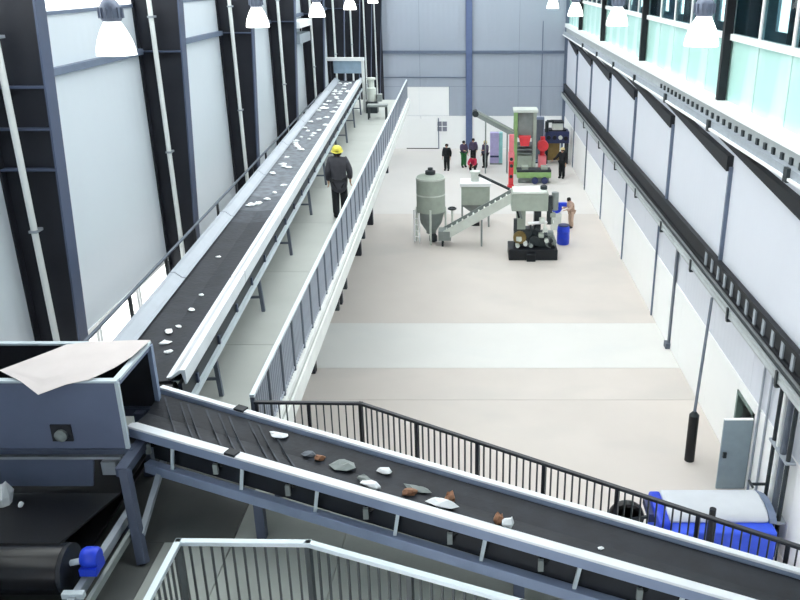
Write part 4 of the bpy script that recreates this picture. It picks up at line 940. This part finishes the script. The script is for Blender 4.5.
def person(loc, face, height, top, legs_m, label, hat=None, pose=None, coat=False, group=None, collar=None):
    P = {k: Vector(v) for k, v in BASE.items()}
    for k, v in (pose or {}).items(): P[k] = Vector(v)
    t = thing('person', label, 'person', loc, group)
    s = height / 1.74; M = Matrix.Rotation(face, 4, 'Z') @ Matrix.Scale(s, 4)
    V = []; E = []; R = []
    idx = {}
    def pt(k, p, r, par=None):
        idx[k] = len(V); V.append(p); R.append(r)
        if par is not None: E.append((idx[par], idx[k]))
    pt('pel', P['pel'], 0.12); pt('waist', P['waist'], 0.115, 'pel'); pt('chest', P['chest'], 0.135, 'waist'); pt('neck', P['neck'], 0.05, 'chest')
    hd = (P['crown'] - P['skull'])
    pt('jaw', P['skull'] - hd * 0.45 + Vector((0, 0.02, 0)), 0.07, 'neck'); pt('skull', P['skull'], (0.085, 0.1), 'jaw'); pt('crown', P['crown'], 0.07, 'skull')
    for S in 'RL':
        pt('sh' + S, P['sh' + S], 0.065, 'chest'); pt('el' + S, P['el' + S], 0.043, 'sh' + S); pt('wr' + S, P['wr' + S], 0.028, 'el' + S)
        d = (P['wr' + S] - P['el' + S]).normalized(); pa = P['wr' + S] + d * 0.07
        pt('pa' + S, pa, 0.03, 'wr' + S)
        sg = 1 if S == 'R' else -1
        fw = Vector((0, 1, 0)) - d * d.y
        fw = fw.normalized() if fw.length > 0.05 else Vector((1, 0, 0))
        inn = d.cross(fw) * sg
        for j, (off, ln) in enumerate(((0.03, 0.085), (0.01, 0.095), (-0.01, 0.09), (-0.03, 0.07))):
            a = pa + fw * off + d * 0.03
            pt('f%d%s' % (j, S), a, 0.0095, 'pa' + S); pt('g%d%s' % (j, S), a + d * ln * 0.55 + inn * 0.012, 0.009, 'f%d%s' % (j, S))
            pt('h%d%s' % (j, S), a + d * ln * 0.9 + inn * 0.035, 0.008, 'g%d%s' % (j, S))
        a = P['wr' + S] + d * 0.03 + fw * 0.035
        pt('t' + S, a, 0.011, 'wr' + S); pt('u' + S, a + fw * 0.025 + d * 0.045, 0.0095, 't' + S)
        pt('hip' + S, P['hip' + S], 0.085, 'pel'); pt('kn' + S, P['kn' + S], 0.058, 'hip' + S); pt('an' + S, P['an' + S], 0.04, 'kn' + S); pt('to' + S, P['to' + S] - Vector((0, 0.03, 0)), 0.025, 'an' + S)
    skin_obj('body', V, E, R, 'skin', t, M, 1)
    # jacket
    hem = P['pel'] + (Vector((0, 0, -0.38)) if coat else Vector((0, 0, -0.02)))
    V2 = [P['waist'], P['pel'], hem, P['chest'], P['neck'] - Vector((0, 0, 0.03))]; E2 = [(0, 1), (1, 2), (0, 3), (3, 4)]; R2 = [(0.2, 0.17), (0.215, 0.18), (0.23, 0.19), (0.22, 0.17), 0.085]
    for S in 'RL':
        k = len(V2); V2 += [P['sh' + S], P['el' + S], P['el' + S].lerp(P['wr' + S], 0.95)]; E2 += [(3, k), (k, k + 1), (k + 1, k + 2)]; R2 += [0.11, 0.082, 0.062]
    skin_obj('jacket', V2, E2, R2, top, t, M, 2)
    V3 = [P['pel']]; E3 = []; R3 = [(0.17, 0.15)]
    for S in 'RL':
        k = len(V3); V3 += [P['hip' + S], P['kn' + S], P['an' + S] - Vector((0, 0, 0.03))]; E3 += [(0, k), (k, k + 1), (k + 1, k + 2)]; R3 += [0.125, 0.1, 0.085]
    skin_obj('trousers', V3, E3, R3, legs_m, t, M, 2)
    for S in 'RL':
        d = (P['to' + S] - P['an' + S])
        skin_obj('shoe', [P['an' + S] - Vector((0, 0.03, 0.02)), P['an' + S].lerp(P['to' + S], 0.5) - Vector((0, 0, 0.01)), P['to' + S] + Vector((0, 0.02, 0.005))], [(0, 1), (1, 2)], [0.075, 0.075, 0.062], 'shoe', t, M, 1)
    # head details
    up = hd.normalized(); fwd = Vector((0, 1, 0)); fwd = (fwd - up * fwd.dot(up)).normalized(); rt = fwd.cross(up)
    c = P['skull']
    def local(name, mb, m):
        me = mb.mesh(name, m, smooth=True); me.transform(M); o = bpy.data.objects.new(name, me); COL.objects.link(o); o.parent = t; return o
    def ball(p, rx, n=8): return [(0.0, -rx), (rx * 0.7, -rx * 0.7), (rx, 0), (rx * 0.7, rx * 0.7), (0.0, rx)]
    for sg in (-1, 1):
        local('eye', MB().lathe(c + fwd * 0.088 + rt * 0.032 * sg + up * 0.01, ball(0, 0.011), 8), 'hair')
        local('ear', MB().lathe(c + rt * 0.09 * sg - fwd * 0.005, ball(0, 0.022), 8), 'skin')
    local('nose', MB().tube(c + fwd * 0.085 + up * 0.01, c + fwd * 0.118 - up * 0.025, 0.008, 8, 0.016), 'skin')
    local('mouth', MB().beam(c + fwd * 0.085 - up * 0.055 - rt * 0.022, c + fwd * 0.085 - up * 0.055 + rt * 0.022, 0.012, 0.01), 'cloth_red')
    q = Vector((0, 0, 1)).rotation_difference(up).to_matrix().to_4x4()
    def cap(name, prof, m, off):
        mb = MB().lathe((0, 0, 0), prof, 20); mb.v = [q @ v + c + off for v in mb.v]; return local(name, mb, m)
    cap('hair', [(0.098, -0.04), (0.108, 0.02), (0.1, 0.08), (0.07, 0.12), (0.0, 0.135)], 'hair', -fwd * 0.018)
    if hat:
        cap('hard_hat', [(0.145, 0.03), (0.145, 0.04), (0.12, 0.05), (0.118, 0.1), (0.092, 0.15), (0.05, 0.172), (0.0, 0.177)], hat, Vector((0, 0, 0)))
    if collar:
        cap('collar', [(0.09, -0.2), (0.13, -0.2), (0.1, -0.13), (0.075, -0.13)], collar, -fwd * 0.02)
    return t
person((-3.27, 20.15, ZP), 0.12, 1.8, 'cloth_charcoal', 'cloth_black', 'person in a charcoal coat and yellow hard hat walking away on the walkway', 'hat_yellow', coat=True, collar='cloth_blue',
       pose=dict(knR=(0.1, 0.08, 0.5), anR=(0.1, 0.02, 0.09), toR=(0.12, 0.18, 0.04), anL=(-0.1, -0.12, 0.1), toL=(-0.12, 0.04, 0.04), elR=(0.27, 0.02, 1.13), wrR=(0.27, 0.1, 0.9)))
person((-1.52, 53.6, 0), 2.9, 1.8, 'cloth_black', 'cloth_black', 'person in all black clothes standing leftmost in the group by the back wall', group='people at the back of the hall')
person((-0.42, 54.6, 0), -2.6, 1.82, 'cloth_purple', 'cloth_green', 'person in a dark purple top and green trousers, second from left at the back', group='people at the back of the hall',
       pose=dict(elR=(0.26, 0.1, 1.15), wrR=(0.12, 0.25, 1.12)))
person((0.22, 55.8, 0), 3.0, 1.75, 'cloth_purple', 'cloth_black', 'person standing directly in front of the blue back wall column', group='people at the back of the hall')
person((1.02, 54.4, 0), 2.3, 1.82, 'cloth_purple', 'cloth_black', 'person with a pale hat in a purple jacket, right end of the back group', 'hat_pale', group='people at the back of the hall',
       pose=dict(elL=(-0.27, 0.1, 1.15), wrL=(-0.15, 0.28, 1.18)))
person((0.22, 53.2, 0), 2.8, 1.75, 'cloth_red', 'cloth_black', 'person in a crimson jacket crouching in front of the group at the back', group='people at the back of the hall',
       pose=dict(pel=(0, -0.12, 0.42), waist=(0, -0.06, 0.56), chest=(0, 0.05, 0.72), neck=(0, 0.14, 0.88), skull=(0, 0.18, 1.0), crown=(0, 0.19, 1.1),
                 shR=(0.18, 0.1, 0.83), elR=(0.25, 0.25, 0.6), wrR=(0.15, 0.42, 0.5), shL=(-0.18, 0.1, 0.83), elL=(-0.25, 0.25, 0.6), wrL=(-0.15, 0.42, 0.5),
                 hipR=(0.1, -0.1, 0.4), knR=(0.17, 0.28, 0.5), anR=(0.15, 0.05, 0.09), toR=(0.17, 0.22, 0.04), hipL=(-0.1, -0.1, 0.4), knL=(-0.17, 0.28, 0.5), anL=(-0.15, 0.05, 0.09), toL=(-0.17, 0.22, 0.04)))
person((5.82, 51.4, 0), 2.6, 1.95, 'cloth_black', 'cloth_black', 'person in black with a pale hat standing by the right wall', 'hat_pale',
       pose=dict(elR=(0.32, 0.08, 1.16), wrR=(0.5, 0.2, 1.0)))
person((5.15, 40.4, 0), 1.9, 1.68, 'cloth_beige', 'cloth_beige', 'person in pinkish beige clothes bending beside the extruder and blue drum',
       pose=dict(chest=(0, 0.06, 1.26), neck=(0, 0.14, 1.42), skull=(0, 0.2, 1.52), crown=(0, 0.22, 1.62), elR=(0.24, 0.2, 1.1), wrR=(0.18, 0.42, 1.05), elL=(-0.24, 0.2, 1.1), wrL=(-0.18, 0.42, 1.05),
                 shR=(0.18, 0.08, 1.37), shL=(-0.18, 0.08, 1.37)))
